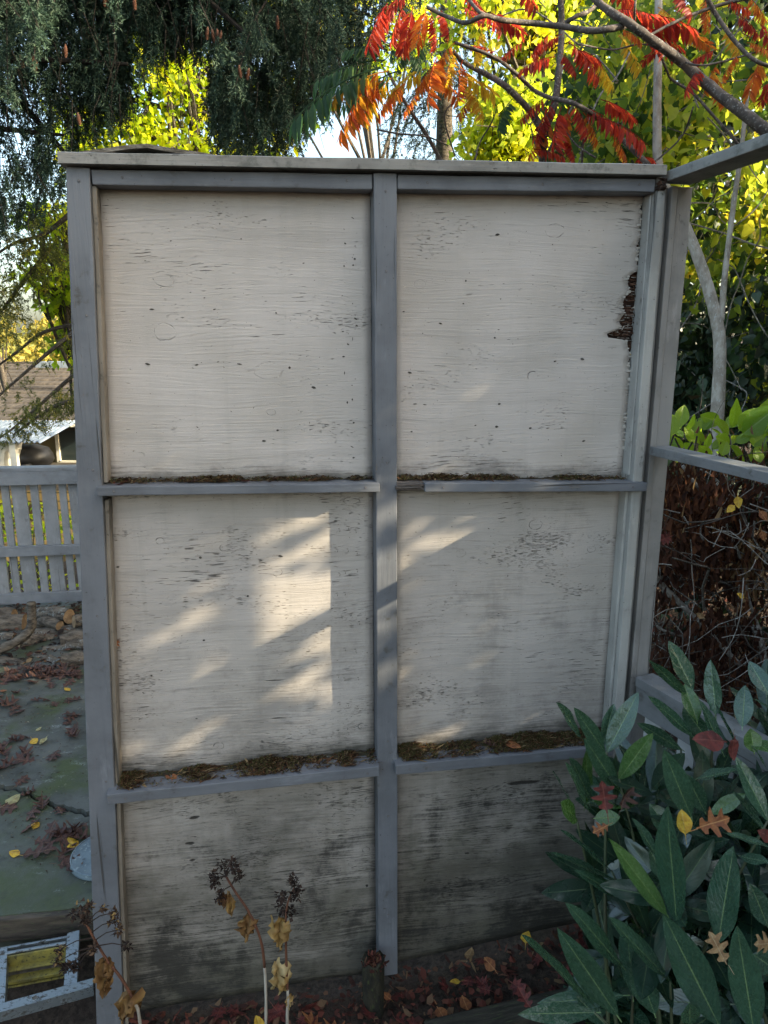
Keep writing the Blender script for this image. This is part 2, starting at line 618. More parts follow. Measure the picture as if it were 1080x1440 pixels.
def laurel_mat(name, base, base2, rib, trans, tcol=(0.10, 0.22, 0.03), spec=.75):
    g = G(name)
    U, Vv, _ = g.sep(g.uv())
    r = g.rnd()
    o = g.obj()
    c = g.mix(r, base, base2)
    n = g.noise(o, 9, 4, .6)
    c = g.mix(g.mr(n, .35, .7, 0, .35), c, tuple(v * .55 for v in base))
    du = g.ma('ABSOLUTE', g.ma('SUBTRACT', U, .5))
    # side veins leave the rib at a slant
    ph = g.ma('SUBTRACT', g.ma('MULTIPLY', Vv, 11.0), g.ma('MULTIPLY', du, 7.0))
    ph = g.ma('ADD', ph, g.ma('MULTIPLY', n, 0.6))
    vn = g.mr(g.ma('ABSOLUTE', g.ma('SUBTRACT', g.ma('FRACT', ph), .5)), 0.0, .07, 1, 0)
    c = g.mix(g.ma('MULTIPLY', vn, .22), c, rib)
    mid = g.mr(du, .010, g.ma('ADD', .016, g.ma('MULTIPLY', g.ma('SUBTRACT', 1.0, Vv), .022)), 1, 0)
    c = g.mix(g.ma('MULTIPLY', mid, .85), c, rib)
    sp = g.mr(g.noise(o, 55, 3, .6), .69, .73)
    c = g.mix(g.ma('MULTIPLY', sp, .6), c, (0.16, 0.15, 0.09))
    h = g.ma('ADD', g.ma('MULTIPLY', vn, -.5), g.ma('MULTIPLY', g.noise(o, 14, 3, .5), .8))
    h = g.ma('SUBTRACT', h, mid)
    rough = g.mr(g.noise(o, 20, 4, .6), .3, .7, .16, .34)
    return g.done(c, rough, g.bump(h, .35, .006), spec, None, trans, tcol)

# ================================================================== terrain
def bell(v, a, b, s):
    f = lambda q: 1 / (1 + math.exp(min(max(q, -50), 50)))
    return f(-(v - a) / s) * f((v - b) / s)


def ground_z(x, y):
    z = -0.035
    z += 0.10 * min(max((x + 0.1) / 0.7, 0), 1) * bell(y, -5, 2.2, 0.15)          # bed rises to the right
    z -= 0.34 * bell(x, -3.0, -0.74, 0.02) * bell(y, 0.9, 1.74, 0.02)             # open pit beside the slab
    z -= 0.11 * bell(x, -8, 0.35, 0.03) * bell(y, 1.72, 4.55, 0.03)               # under the slab
    if y > 4.7 and x < 1.5:
        z -= 2.7 * min((y - 4.7) / 5.0, 1.0) * min(max((1.5 - x) / 2.0, 0), 1)
    if x > 0.6 and y > 1.9:
        z += min((y - 1.9) * 0.20, 1.6) * min(max((x - 0.6) / 0.6, 0), 1)
    return z


def build_ground():
    n = 190
    u = np.linspace(-1, 1, n)
    xs = np.sinh(u * 6.2) / np.sinh(6.2) * 900
    ys = xs + 1.6
    V, F = [], []
    for j in range(n):
        for i in range(n):
            x, y = xs[i], ys[j]
            z = ground_z(x, y)
            near = math.exp(-((x) ** 2 + (y - 1.6) ** 2) / 30)
            z += near * (0.018 * noise.noise((x * 6, y * 6, 0)) + 0.010 * noise.noise((x * 19, y * 19, 3)))
            r = math.hypot(x, y)
            if y > 60:
                z += (y - 60) * 0.012
            V.append((x, y, z))
    for j in range(n - 1):
        for i in range(n - 1):
            a = j * n + i
            F.append((a, a + 1, a + n + 1, a + n))
    me = fast_mesh('ground', np.array(V), np.array(F), None, True)
    g = G('soil')
    o = g.obj()
    a = g.noise(o, 9, 7, 0.7)
    b = g.noise(o, 55, 5, 0.7)
    c = g.mix(g.mr(b, 0.35, 0.65), (0.022, 0.016, 0.012), (0.065, 0.045, 0.032))
    c = g.mix(g.mr(a, 0.5, 0.7), c, (0.05, 0.03, 0.022))
    ob = link('ground', me, g.done(c, 0.9, g.bump(b, 0.9, 0.01), 0.2), kind='structure')
    return ob


build_ground()

# patio slab: two pours with a broken joint between them
def patio_mat(name, moss):
    g = G(name)
    o = g.obj()
    a = g.noise(o, 2.2, 6, 0.62)
    b = g.noise(o, 16, 6, 0.7)
    f = g.noise(o, 150, 3, 0.7)
    c = g.mix(g.mr(a, 0.35, 0.65), (0.086, 0.088, 0.080), (0.042, 0.046, 0.040))
    c = g.mix(g.mr(g.noise(o, 3.5, 5, 0.65), 0.45 - moss * 0.22, 0.68), c, (0.045, 0.058, 0.020))
    scuff = g.mr(g.noise(g.scale(o, (2.0, 5.0, 1)), 3, 7, 0.75), 0.56, 0.72)
    c = g.mix(g.ma('MULTIPLY', scuff, g.mr(f, 0.40, 0.62)), c, (0.24, 0.26, 0.25))
    c = g.mix(g.mr(b, 0.50, 0.70, 0, 0.75), c, (0.026, 0.026, 0.021))
    sp = g.mr(g.noise(g.scale(o, (60, 190, 60)), 1, 2, 0.5), 0.72, 0.77)
    c = g.mix(g.ma('MULTIPLY', sp, 0.8), c, (0.20, 0.19, 0.16))
    return g.done(c, g.mr(a, 0.3, 0.7, 0.45, 0.75), g.bump(g.ma('ADD', b, g.ma('MULTIPLY', f, 0.4)), 0.5, 0.004), 0.4)


crack = [(-6.0, 3.25)] + [tuple(onz(x, y)[:2]) for x, y in [(-160, 1094), (-60, 1100), (0, 1108), (18, 1109), (35, 1113), (50, 1120), (62, 1126), (75, 1132), (90, 1136), (105, 1140), (122, 1145)]] + [(-0.75, 2.28), (-0.4, 2.25), (0.3, 2.22)]


def slab(name, outline, ztop, zbot, mat):
    bm = bmesh.new()
    top = [bm.verts.new((x, y, ztop)) for x, y in outline]
    bot = [bm.verts.new((x, y, zbot)) for x, y in outline]
    ft = bm.faces.new(top)
    bm.faces.new(bot[::-1])
    n = len(top)
    for i in range(n):
        bm.faces.new((top[(i + 1) % n], top[i], bot[i], bot[(i + 1) % n]))
    bmesh.ops.triangulate(bm, faces=[f for f in bm.faces if len(f.verts) > 4])
    bmesh.ops.recalc_face_normals(bm, faces=bm.faces)
    me = bpy.data.meshes.new(name)
    bm.to_mesh(me)
    bm.free()
    return link(name, me, mat, kind='structure')


jag = []
for i in range(len(crack) - 1):
    a, b = Vector(crack[i]), Vector(crack[i + 1])
    for k in range(4):
        p = a.lerp(b, k / 4)
        jag.append((p.x, p.y + random.uniform(-.008, .008)))
jag.append(crack[-1])
slab('patio', [(0.3, 4.5), (-6, 4.5)] + jag, 0.013, -0.12, patio_mat('patio_grey', -0.15))
slab('patio', [(x, y - 0.012) for x, y in jag][::-1] + [(-6, 1.70)] + [tuple(onz(x, y)[:2]) for x, y in [(-200, 1302), (0, 1288), (40, 1283), (80, 1280), (125, 1274)]] + [(-0.4, 1.79), (0.3, 1.80)], 0.0, -0.12, patio_mat('patio_mossy', 0.55))
M['old_timber'] = simple_mat('old_timber', (0.085, 0.066, 0.05), (0.04, 0.032, 0.025), 5, 0.85, (2, 14, 14), 0.8, 0.004, c3=(0.07, 0.075, 0.04))
M['dark_timber'] = simple_mat('dark_timber', (0.045, 0.038, 0.028), (0.02, 0.018, 0.013), 5, 0.85, (2, 14, 14), 0.8, 0.004, c3=(0.05, 0.058, 0.025))
_a, _b = onz(-200, 1302), onz(125, 1274)
_d = (_b - _a).normalized()
e = bar('slab_edging', _a - _d * 1.5 + Vector((0, -.014, -.040)), _b + _d * .25 + Vector((0, -.014, -.040)), 0.022, 0.076, M['old_timber'], bev=0.004)
tag(e, 'rotting brown timber edge along the front of the mossy patio slab', 'timber')
e = bar('timber_edging', (0.10, 1.335, 0.03), (0.80, 1.47, 0.075), 0.055, 0.06, M['dark_timber'], bev=0.006)
tag(e, 'dark old timber edging the leaf littered bed at the bottom right', 'timber')

# ================================================================== the screen
root = thing('privacy_screen', W0, 'tall cream plywood screen wall in a grey blue frame with rotten patches', 'wall', rz=YAW)


def L(u, d, z):                            # screen-local coordinates
    return (u, -d, z)


def slabp(name, tl, tr, br, bl, d0, d1, mat, w=0.0025):
    """upright piece: four (u, z) corners of its face, from d1 (back) to d0 (front)"""
    fr = [L(c[0], d0, c[1]) for c in (bl, br, tr, tl)]
    bk = [L(c[0], d1, c[1]) for c in (bl, br, tr, tl)]
    bm = bmesh.new()
    box_bm(bm, fr, bk)
    bmesh.ops.recalc_face_normals(bm, faces=bm.faces)
    bmesh.ops.bevel(bm, geom=list(bm.edges), offset=w, segments=2, affect='EDGES', profile=0.6)
    longest = max(e.calc_length() for e in bm.edges)
    le = [e for e in bm.edges if e.calc_length() > longest * 0.9]
    bmesh.ops.subdivide_edges(bm, edges=le, cuts=36)
    sd_ = random.uniform(0, 90)
    for v in bm.verts:                       # nothing sawn and weathered stays ruler straight
        p = v.co
        k = 1.0 if longest > .3 else .5
        n1 = noise.noise((p.x * 9 + sd_, p.y * 30, p.z * 9))
        n2 = noise.noise((p.x * 60, p.y * 60 + sd_, p.z * 60))
        v.co += Vector((n1 * .0010 + n2 * .0005, n2 * .0004, noise.noise((p.x * 9, sd_, p.z * 9)) * .0010 + n2 * .0004)) * k
    me = bpy.data.meshes.new(name)
    bm.to_mesh(me)
    bm.free()
    return link(name, me, mat, root)


# posts
slabp('post', (-0.598, 1.924), (-0.556, 1.924), (-0.652, -0.10), (-0.716, -0.10), 0.045, -0.05, M['trim_v'])
slabp('post', (-0.0275, 1.934), (0.0185, 1.934), (0.0285, 0.035), (-0.0205, 0.035), 0.045, -0.05, M['trim_v'])
slabp('post', (0.567, 1.945), (0.589, 1.945), (0.591, 0.02), (0.567, 0.02), 0.045, -0.05, M['pale_v'])
# header rails
slabp('header_rail', (-0.5545, 1.921), (-0.029, 1.931), (-0.029, 1.903), (-0.5545, 1.895), 0.042, -0.04, M['trim_h'])
slabp('header_rail', (0.020, 1.932), (0.566, 1.943), (0.566, 1.916), (0.020, 1.905), 0.042, -0.04, M['trim_h'])
# cap board
bm = bmesh.new()
nseg = 40
prev = None
rows = []
for i in range(nseg + 1):
    t = i / nseg
    u = -0.606 + t * (0.578 + 0.606)
    zb = 1.9245 + t * 0.021
    rr = 0.0020 * noise.noise((u * 14, 1, 0))
    th = 0.021 + 0.0016 * noise.noise((u * 9, 4, 2))
    fr = 0.062 + 0.0015 * noise.noise((u * 20, 7, 2))
    rows.append([bm.verts.new(L(u, fr, zb + 0.001 + rr * 0.3)), bm.verts.new(L(u, fr + rr, zb + th - 0.002)), bm.verts.new(L(u, fr - 0.004, zb + th + rr * 0.5)),
                 bm.verts.new(L(u, -0.062, zb + th)), bm.verts.new(L(u, -0.064, zb + 0.001))])
for a, b in zip(rows[:-1], rows[1:]):
    for k in range(5):
        bm.faces.new((a[k], b[k], b[(k + 1) % 5], a[(k + 1) % 5]))
bm.faces.new(rows[0])
bm.faces.new(rows[-1][::-1])
bmesh.ops.recalc_face_normals(bm, faces=bm.faces)
me = bpy.data.meshes.new('cap_board')
bm.to_mesh(me)
bm.free()
link('cap_board', me, M['cap'], root)

# cream stop strips down the inside of the outer posts
for (za, zb) in ((1.894, 1.332), (1.296, 0.645), (0.612, -0.03)):
    f = lambda z: -0.556 + (1.924 - z) / 2.024 * (-0.096)
    slabp('stop_strip', (f(za) + .0004, za), (f(za) + .0085, za), (f(zb) + .0085, zb), (f(zb) + .0004, zb), 0.034, 0.0, M['cream_v'], 0.0015)
for (za, zb) in ((1.913, 1.315), (1.280, 0.662), (0.618, 0.09)):
    _w = .0038 if za > 1.9 else .0070
    slabp('stop_strip', (0.5665 - _w, za), (0.5665, za), (0.5665, zb), (0.5665 - _w, zb), 0.030, 0.0, M['pale_v'], 0.0015)

# ledges (rails with a flat top that catches needles and soil)
def ledge(tl, tr, th, d, mat=None, u_cut=None):
    return slabp('ledge', tl, tr, (tr[0], tr[1] - th), (tl[0], tl[1] - th), d, 0.0015, mat or M['trim_h'], 0.002)


ledge((-0.594, 1.329), (-0.018, 1.319), 0.019, 0.060)
ledge((0.080, 1.3165), (0.594, 1.3025), 0.020, 0.060)
ledge((-0.629, 0.643), (-0.0215, 0.6515), 0.0255, 0.070)
ledge((0.0165, 0.651), (0.560, 0.649), 0.0255, 0.070)

# rotten torn end of the second ledge
M['rot'] = simple_mat('rotten_wood', (0.075, 0.035, 0.022), (0.02, 0.013, 0.010), 22, 0.95, (1, 1, 3), 1.0, 0.006, c3=(0.14, 0.085, 0.055))
M['rot_pale'] = simple_mat('split_wood', (0.22, 0.19, 0.17), (0.095, 0.075, 0.065), 8, 0.9, (4, 30, 60), 1.0, 0.003, c3=(0.035, 0.025, 0.02))
mb = MB()
for k in range(7):
    z0 = 1.2985 + k * 0.0027
    u1 = 0.0815 + random.uniform(-0.012, 0.010)
    u0 = 0.0175 + random.uniform(0, 0.004)
    dd = 0.056 - random.uniform(0, 0.012)
    p = [L(u0, dd, z0), L(u1, dd + .001, z0 - .0006), L(u1, 0.002, z0 - .0006), L(u0, 0.002, z0)]
    q = [(a, b, c + 0.0022) for a, b, c in p]
    mb.add(p + q, [(0, 1, 2, 3), (7, 6, 5, 4), (0, 4, 5, 1), (1, 5, 6, 2), (2, 6, 7, 3), (3, 7, 4, 0)])
o = link('rotten_end', mb.mesh('rotten_end'), M['rot_pale'], root)
o['label'] = 'torn reddish brown splintered end of the right middle ledge'


# plywood panels
def panel(tl, tr, br, bl, mat, wav=0.0012, lip=0.0, right=None, nx=26, nz=30, label=None):
    V, UV, F = [], [], []
    for j in range(nz + 1):
        v = j / nz
        for i in range(nx + 1):
            a = i / nx
            ul = bl[0] + (tl[0] - bl[0]) * v
            ur = br[0] + (tr[0] - br[0]) * v
            zb = bl[1] + (br[1] - bl[1]) * a
            zt = tl[1] + (tr[1] - tl[1]) * a
            z = zb + (zt - zb) * v
            if right:
                ur = right(z)
            u = ul + (ur - ul) * a
            d = wav * noise.noise((u * 5, z * 6, 1.7)) + wav * 0.5 * noise.noise((u * 4, z * 30, 9.1))
            if lip:
                d += lip * math.exp(-v / 0.05) * (0.5 + noise.noise((u * 9, 0.3, 5)))
                z += lip * 0.9 * noise.noise((u * 11, 2.3, 1)) * math.exp(-v / 0.02)
            V.append(L(u, d, z))
            UV.append((a, v))
    n = len(V)
    W = nx + 1
    for j in range(nz):
        for i in range(nx):
            q = j * W + i
            F.append((q, q + 1, q + W + 1, q + W))
    back = [(x, y + 0.011, z) for x, y, z in V]
    rim = [i for i in range(W)] + [j * W + nx for j in range(1, nz + 1)] + [nz * W + i for i in range(nx - 1, -1, -1)] + [j * W for j in range(nz - 1, 0, -1)]
    allV = V + back
    F2 = list(F) + [tuple(k + n for k in f[::-1]) for f in F]
    for a, b in zip(rim, rim[1:] + rim[:1]):
        F2.append((a, a + n, b + n, b))
    me = bpy.data.meshes.new('panel')
    me.from_pydata(allV, [], F2)
    uvl = me.uv_layers.new(name='UVMap')
    UU = UV + UV
    for lo in me.loops:
        uvl.data[lo.index].uv = UU[lo.vertex_index]
    bm = bmesh.new()
    bm.from_mesh(me)
    bmesh.ops.recalc_face_normals(bm, faces=bm.faces)
    bm.to_mesh(me)
    bm.free()
    for p in me.polygons:
        p.use_smooth = len(p.vertices) == 4 and abs(p.normal.y) > 0.7
    o = link('panel', me, mat, root)
    if label:
        o['label'] = label
    return o


def kn(x, y, rx, ry, h=1.0):
    u, z = onwall(x, y)
    return (u, z, rx * 0.00150, ry * 0.00150, h)


jagpx = [(907, 268), (905, 285), (901, 291), (904, 300), (901, 320), (903, 335), (896, 346), (901, 352), (897, 362), (899, 380), (886, 388), (884, 398), (888, 412), (880, 418), (876, 432), (880, 440), (872, 452), (876, 462),
         (855, 469), (857, 475), (876, 477), (883, 480), (885, 492), (889, 500), (885, 508), (887, 524), (885, 545), (884, 570), (880, 600), (880, 630), (876, 660), (875, 672)]
jag_uz = sorted([onwall(x, y) for x, y in jagpx], key=lambda p: p[1])
JZ = np.array([p[1] for p in jag_uz])
JU = np.array([p[0] for p in jag_uz])


def jag_right(z):
    return float(np.interp(z, JZ, JU)) - 0.0018 * (1 + noise.noise((z * 300, 0, 0))) - 0.001


panel((-0.553, 1.897), (-0.0285, 1.904), (-0.0255, 1.318), (-0.586, 1.327), plywood_mat('plywood_upper_left',
      [kn(230, 393, 13, 10, 0.55), kn(232, 467, 14, 11, 0.5), kn(378, 522, 20, 11, 0.35), kn(381, 580, 6, 4, 0.7)], 0.0, 0.0, (), 1.35), 0.0010)
panel((0.0195, 1.906), (0.5655, 1.917), (0.566, 1.303), (0.0245, 1.316), plywood_mat('plywood_upper_right',
      [kn(780, 325, 15, 9, 0.55), kn(749, 529, 8, 7, 0.9), kn(590, 400, 8, 6, 0.3)], 0.0, 0.0, (), 1.15), 0.0010, right=jag_right, nx=30, nz=150,
      label='cream plywood panel with its right edge rotted away')
panel((-0.586, 1.309), (-0.0255, 1.299), (-0.0245, 0.637), (-0.618, 0.622), plywood_mat('plywood_middle_left',
      [kn(225, 761, 6, 5, 0.9), kn(315, 770, 6, 5, 1), kn(390, 805, 7, 6, 1), kn(307, 1049, 8, 6, 1), kn(510, 1021, 7, 5, 0.8), kn(495, 704, 12, 5, .6)], 0.22, 0.1, [onwall(202, 982) + (0.014, 0.0012), onwall(386, 941) + (0.03, 0.0012), onwall(780 // 2, 996) + (0.02, 0.0015)], 1.8), 0.0014)
panel((0.0245, 1.294), (0.566, 1.281), (0.566, 0.640), (0.0265, 0.632), plywood_mat('plywood_middle_right',
      [kn(754, 738, 10, 8, 0.7), kn(648, 778, 8, 6, 0.5), kn(832, 772, 7, 5, 0.7), kn(776, 756, 13, 4, .6)], 0.24, 0.15, (), 1.5), 0.0014)
panel((-0.620, 0.616), (-0.0245, 0.6245), (-0.0195, 0.010), (-0.658, -0.018), plywood_mat('plywood_lower_left',
      [kn(518, 1125, 5, 6, 1), kn(515, 1195, 6, 5, .8), kn(335, 1140, 6, 4, 0.6)], 0.80, 0.55, [onwall(267, 1172) + (0.013, 0.006), onwall(270, 1199) + (0.009, 0.006), onwall(272, 1138) + (0.014, 0.004), onwall(516, 1233) + (0.004, 0.005)], 2.3), 0.0018, 0.004,
      label='cream plywood panel blackened by mildew with green algae low down')
panel((0.0265, 0.6235), (0.566, 0.6225), (0.566, 0.085), (0.030, 0.028), plywood_mat('plywood_lower_right',
      [], 0.95, 0.5, [onwall(735, 1091) + (0.055, 0.007), onwall(657, 1186) + (0.008, 0.003)], 2.1), 0.0018, 0.004,
      label='cream plywood panel heavily soiled black beside the laurel')

# rotted core showing along the eaten-away edge of the upper right panel
V, F = [], []
nz, nx = 90, 8
for j in range(nz + 1):
    z = 1.36 + (1.913 - 1.36) * j / nz
    for i in range(nx + 1):
        u = jag_right(z) - 0.02 + (0.5665 - jag_right(z) + 0.02) * i / nx
        d = -0.0135 + 0.006 * noise.noise((u * 70, z * 45, 0)) + 0.004 * noise.noise((u * 190, z * 160, 5)) + 0.003 * (i / nx)
        V.append(L(u, d, z))
for j in range(nz):
    for i in range(nx):
        q = j * (nx + 1) + i
        F.append((q, q + 1, q + nx + 2, q + nx + 1))
o = link('rotten_core', fast_mesh('rotten_core', np.array(V), np.array(F)), M['rot'], root)
o['label'] = 'dark red brown rotten wood exposed at the panel edge'
mb = MB()                                    # loose splinters and torn veneer there
for k in range(150):
    x, y = random.choice([(895, 380 + random.uniform(0, 110)), (885, 430 + random.uniform(-20, 55)), (868, 468 + random.uniform(-3, 6)), (903, random.uniform(270, 380))])
    u, z = onwall(x + random.uniform(-9, 9), y)
    u = max(u, jag_right(z) - 0.006)
    l, wd = random.uniform(0.004, 0.016), random.uniform(0.0008, 0.003)
    d = random.uniform(-0.008, 0.004)
    a = random.uniform(-0.5, 0.5) + (1.57 if random.random() < 0.45 else 0)
    dx, dz = math.cos(a) * l, math.sin(a) * l
    nx_, nz_ = -math.sin(a) * wd, math.cos(a) * wd
    mb.add([L(u, d, z), L(u + dx, d + random.uniform(-.003, .004), z + dz), L(u + dx * .8 + nx_, d + .001, z + dz * .8 + nz_), L(u + nx_, d + .002, z + nz_)], [(0, 1, 2), (0, 2, 3)], random.random())
for k in range(110):
    y = random.choice([random.uniform(383, 480), random.uniform(300, 600), random.uniform(430, 475)])
    x = 880 + random.uniform(-14, 18)
    u, z = onwall(x, y)
    ur = jag_right(z)
    u = random.uniform(ur - .002, 0.562)
    l = random.uniform(.006, .022)
    if u + l > .5655:
        u = .5655 - l
    h = random.uniform(.0006, .0022)
    d0 = random.uniform(-.011, -.001)
    d1 = d0 + random.uniform(-.004, .005)
    sl = random.uniform(-.003, .003)
    mb.add([L(u, d0, z), L(u + l, d1, z + sl), L(u + l, d1 - .001, z + h + sl), L(u, d0, z + h)], [(0, 1, 2, 3)], random.choice([.2, .4, .6, .75, .9]))
for k in range(90):                          # cream paint curling off along the broken edge
    z = random.uniform(1.37, 1.905)
    ur = jag_right(z)
    l, h = random.uniform(.002, .008), random.uniform(.001, .005)
    mb.add([L(ur - l, .0006, z), L(ur + .001, random.uniform(.001, .005), z + random.uniform(-.001, .001)), L(ur + .0005, random.uniform(.001, .005), z + h), L(ur - l, .0006, z + h)], [(0, 1, 2, 3)], random.uniform(.9, 1))
M['splinter'] = flake_mat('splinter', [(0, (0.03, 0.018, 0.013)), (0.6, (0.11, 0.055, 0.035)), (0.86, (0.16, 0.09, 0.06)), (0.9, (0.38, 0.34, 0.30)), (1, (0.42, 0.385, 0.34))], 0.9, 0.0)
link('splinters', mb.mesh('splinters'), M['splinter'], root, 'stuff')

# nail holes, staples and little paint blisters: small real pits and slivers on the boards
mb = MB()


def sliver(x, y, l, wd, ang, d=0.0012):
    u, z = onwall(x, y)
    c, s = math.cos(ang), math.sin(ang)
    p = [(-l, -wd * .4), (0, -wd), (l, -wd * .2), (l * .7, wd * .5), (0, wd), (-l * .8, wd * .6)]
    V = [L(u + a * c - b * s, d, z + a * s + b * c) for a, b in p] + [L(u, d + 0.0006, z)]
    mb.add(V, [(i, (i + 1) % 6, 6) for i in range(6)])


for y0 in range(292, 652, 17):
    for x0 in (485, 497):
        if random.random() < 0.62:
            sliver(x0 + random.uniform(-4, 4) + (y0 - 300) * 0.006, y0 + random.uniform(-6, 6), random.uniform(.0012, .0045), random.uniform(.0007, .0020), random.choice([0.1, 1.5, -0.5]))
for y0 in (743, 774, 803, 835, 874, 913, 952, 990, 1030):
    for x0 in (476, 487, 502):
        if random.random() < 0.85:
            x1, y1 = x0 + random.uniform(-3, 3), y0 + random.uniform(-4, 4)
            sliver(x1, y1, random.uniform(.002, .0045), .0006, random.uniform(-.3, .1))
            sliver(x1 + 1, y1 + 3, .0025, .0006, 1.45)
for (x, y) in [(278, 513), (208, 512), (406, 517), (338, 512), (598, 569), (585, 568), (703, 568), (670, 598), (697, 475), (650, 427), (780, 508), (818, 505), (300, 435), (390, 440), (212, 435), (370, 620), (392, 605), (440, 545),
               (578, 524), (578, 607), (770, 602), (745, 602), (168, 797), (348, 838), (283, 784), (395, 782), (286, 900), (278, 1010), (215, 950), (700, 600), (620, 455), (655, 395), (700, 330), (820, 620)]:
    sliver(x + random.uniform(-2, 2), y, random.uniform(.002, .0055), random.uniform(.0010, .0028), random.uniform(-.4, .3))
for k in range(70):
    x, y = random.choice([(random.uniform(150, 520), random.uniform(280, 660)), (random.uniform(565, 870), random.uniform(280, 660)), (random.uniform(165, 525), random.uniform(720, 1040)), (random.uniform(565, 850), random.uniform(720, 1000))])
    sliver(x, y, random.uniform(.0008, .003), random.uniform(.0004, .0011), random.choice([0, 0.2, 1.5, -0.7]))
M['pit'] = simple_mat('dark_pit', (0.05, 0.043, 0.037), (0.10, 0.088, 0.075), 60, 0.9)
link('nail_marks', mb.mesh('nail_marks'), M['pit'], root, 'stuff')

# nail heads in the frame
nm = MB()
nr = [(.0026 * math.cos(2 * math.pi * k / 10), -.0008 + .0, .0026 * math.sin(2 * math.pi * k / 10)) for k in range(10)]
nm.add(nr + [(0, -.0016, 0)], [(k, (k + 1) % 10, 10) for k in range(10)] )
nme = nm.mesh('nail_head')
nme.materials.append(simple_mat('rusty_nail', (0.10, 0.075, 0.06), (0.16, 0.155, 0.16), 200, .7))
for (u, z, d) in [(-0.577, 1.90, .045), (-0.585, 1.66, .045), (-0.600, 1.36, .045), (-0.618, 1.05, .045), (-0.633, .66, .045), (-0.65, .33, .045), (-.004, 1.90, .045), (-.003, 1.75, .045), (-.001, 1.36, .045), (0.0, 1.05, .045), (.002, .70, .045), (.003, .50, .045), (.004, .22, .045),
                  (-.50, 1.909, .042), (-.30, 1.912, .042), (-.08, 1.917, .042), (.08, 1.919, .042), (.32, 1.924, .042), (.53, 1.930, .042), (-.56, 1.3185, .060), (-.05, 1.311, .060), (.12, 1.306, .060), (.56, 1.2935, .060), (-.59, .630, .070), (-.05, .637, .070), (.05, .638, .070), (.40, .637, .070)]:
    o = link('nail_head', nme, None, root)
    o.location = L(u, d + .0004, z)

# slab of torn bark-like board lying on the cap
mb = MB()
pts = [(-0.57, 0), (-0.54, .006), (-0.505, .013), (-0.475, .019), (-0.45, .022), (-0.425, .017), (-0.40, .012), (-0.37, .008), (-0.335, .002)]
for d, hsc in ((0.05, 0.75), (0.0, 1.0), (-0.045, 0.8)):
    for (u, h) in pts:
        P = wl(u + random.uniform(-.004, .004), d + random.uniform(-.005, .005), 1.947 + (u + 0.6) * 0.018 + h * hsc + 0.0012)
        mb.V.append(np.array([P]))
        mb.T.append(np.array([0.5]))
        mb.n += 1
nP = len(pts)
mb.F = [(r * nP + i, r * nP + i + 1, (r + 1) * nP + i + 1, (r + 1) * nP + i) for r in range(2) for i in range(nP - 1)]
M['grey_wood'] = simple_mat('grey_weathered_wood', (0.23, 0.205, 0.175), (0.09, 0.075, 0.06), 6, 0.9, (5, 30, 30), 0.8, 0.004, c3=(0.04, 0.032, 0.026))
me = mb.mesh('board_flap')
o = link('board_flap', me, M['grey_wood'])
mod = o.modifiers.new('s', 'SOLIDIFY')
mod.thickness = 0.007
tag(o, 'grey warped splinter of board lying on the left of the cap', 'board')

# ================================================================== corner post and railing
rl = thing('railing', wl(0.62, 0.0, 0.02), 'weathered grey deck railing with corner post running towards the viewer on the right', 'railing')
RD = Vector((math.sin(RAD(14.0)), -math.cos(RAD(14.0)), 0))       # towards the viewer
RS = Vector((RD.y * -1, RD.x, 0))                                  # to the right of that is -RS... screen right


def boxw(name, pts_bottom, z0, z1, mat, w=0.002, lean=Vector((0, 0, 0))):
    fr = [Vector((p.x, p.y, z0)) for p in pts_bottom]
    bk = [Vector((p.x, p.y, z1)) + lean for p in pts_bottom]
    bm = bmesh.new()
    box_bm(bm, fr, bk)
    return part(name, bevel_mesh(bm, name, w), mat, rl)


def quad_at(u0, u1, d0, d1):
    return [wl(u0, d0, 0), wl(u1, d0, 0), wl(u1, d1, 0), wl(u0, d1, 0)]


boxw('post', quad_at(0.5955, 0.606, 0.022, -0.06), 0.0, 1.932, M['post'])
boxw('post', quad_at(0.609, 0.6225, 0.034, -0.06), 0.0, 1.932, M['post'])
boxw('post', quad_at(0.624, 0.658, 0.030, -0.06), 0.0, 1.932, M['post'])


def rail(name, startpx, d, endL, wd, th, z=None, ang=13.0, mat='rail'):
    u, zz = onwall(startpx[0], startpx[1], d)
    A = wl(u, d, zz)
    D = Vector((math.sin(RAD(ang)), -math.cos(RAD(ang)), 0))
    Rr = Vector((math.cos(RAD(ang)), math.sin(RAD(ang)), 0))
    a = A + Rr * (wd / 2) - Vector((0, 0, th / 2))
    return bar(name, a, a + D * endL, wd, th, M[mat], rl, bev=0.0025), A


bar_top, A = rail('top_rail', (930, 243), 0.030, 2.6, 0.070, 0.021, ang=14, mat='cap')
bar('mid_rail', *(lambda A, D: (A, A + D * 2.6))(wl(*[onwall(913, 627, .045)[0] + 0.024, .049, onwall(913, 627, .045)[1] - 0.010]), Vector((math.sin(RAD(13)), -math.cos(RAD(13)), 0))), 0.050, 0.020, M['rail'], rl)
lowA = wl(onwall(891, 949, .045)[0] + 0.026, .049, onwall(891, 949, .045)[1] - 0.012)
lowD = Vector((math.sin(RAD(24)), -math.cos(RAD(24)), 0))
bar('low_rail', lowA, lowA + lowD * 2.2, 0.055, 0.024, M['rail'], rl)
sub = lowA + Vector((0, 0, -0.046)) - Vector((lowD.y * -1, lowD.x, 0)) * -0.0
bar('under_rail', sub - Vector((math.cos(RAD(24)), math.sin(RAD(24)), 0)) * 0.012, sub - Vector((math.cos(RAD(24)), math.sin(RAD(24)), 0)) * 0.012 + lowD * 2.2, 0.022, 0.066, M['rail'], rl)
rr24 = Vector((math.cos(RAD(24)), math.sin(RAD(24)), 0))
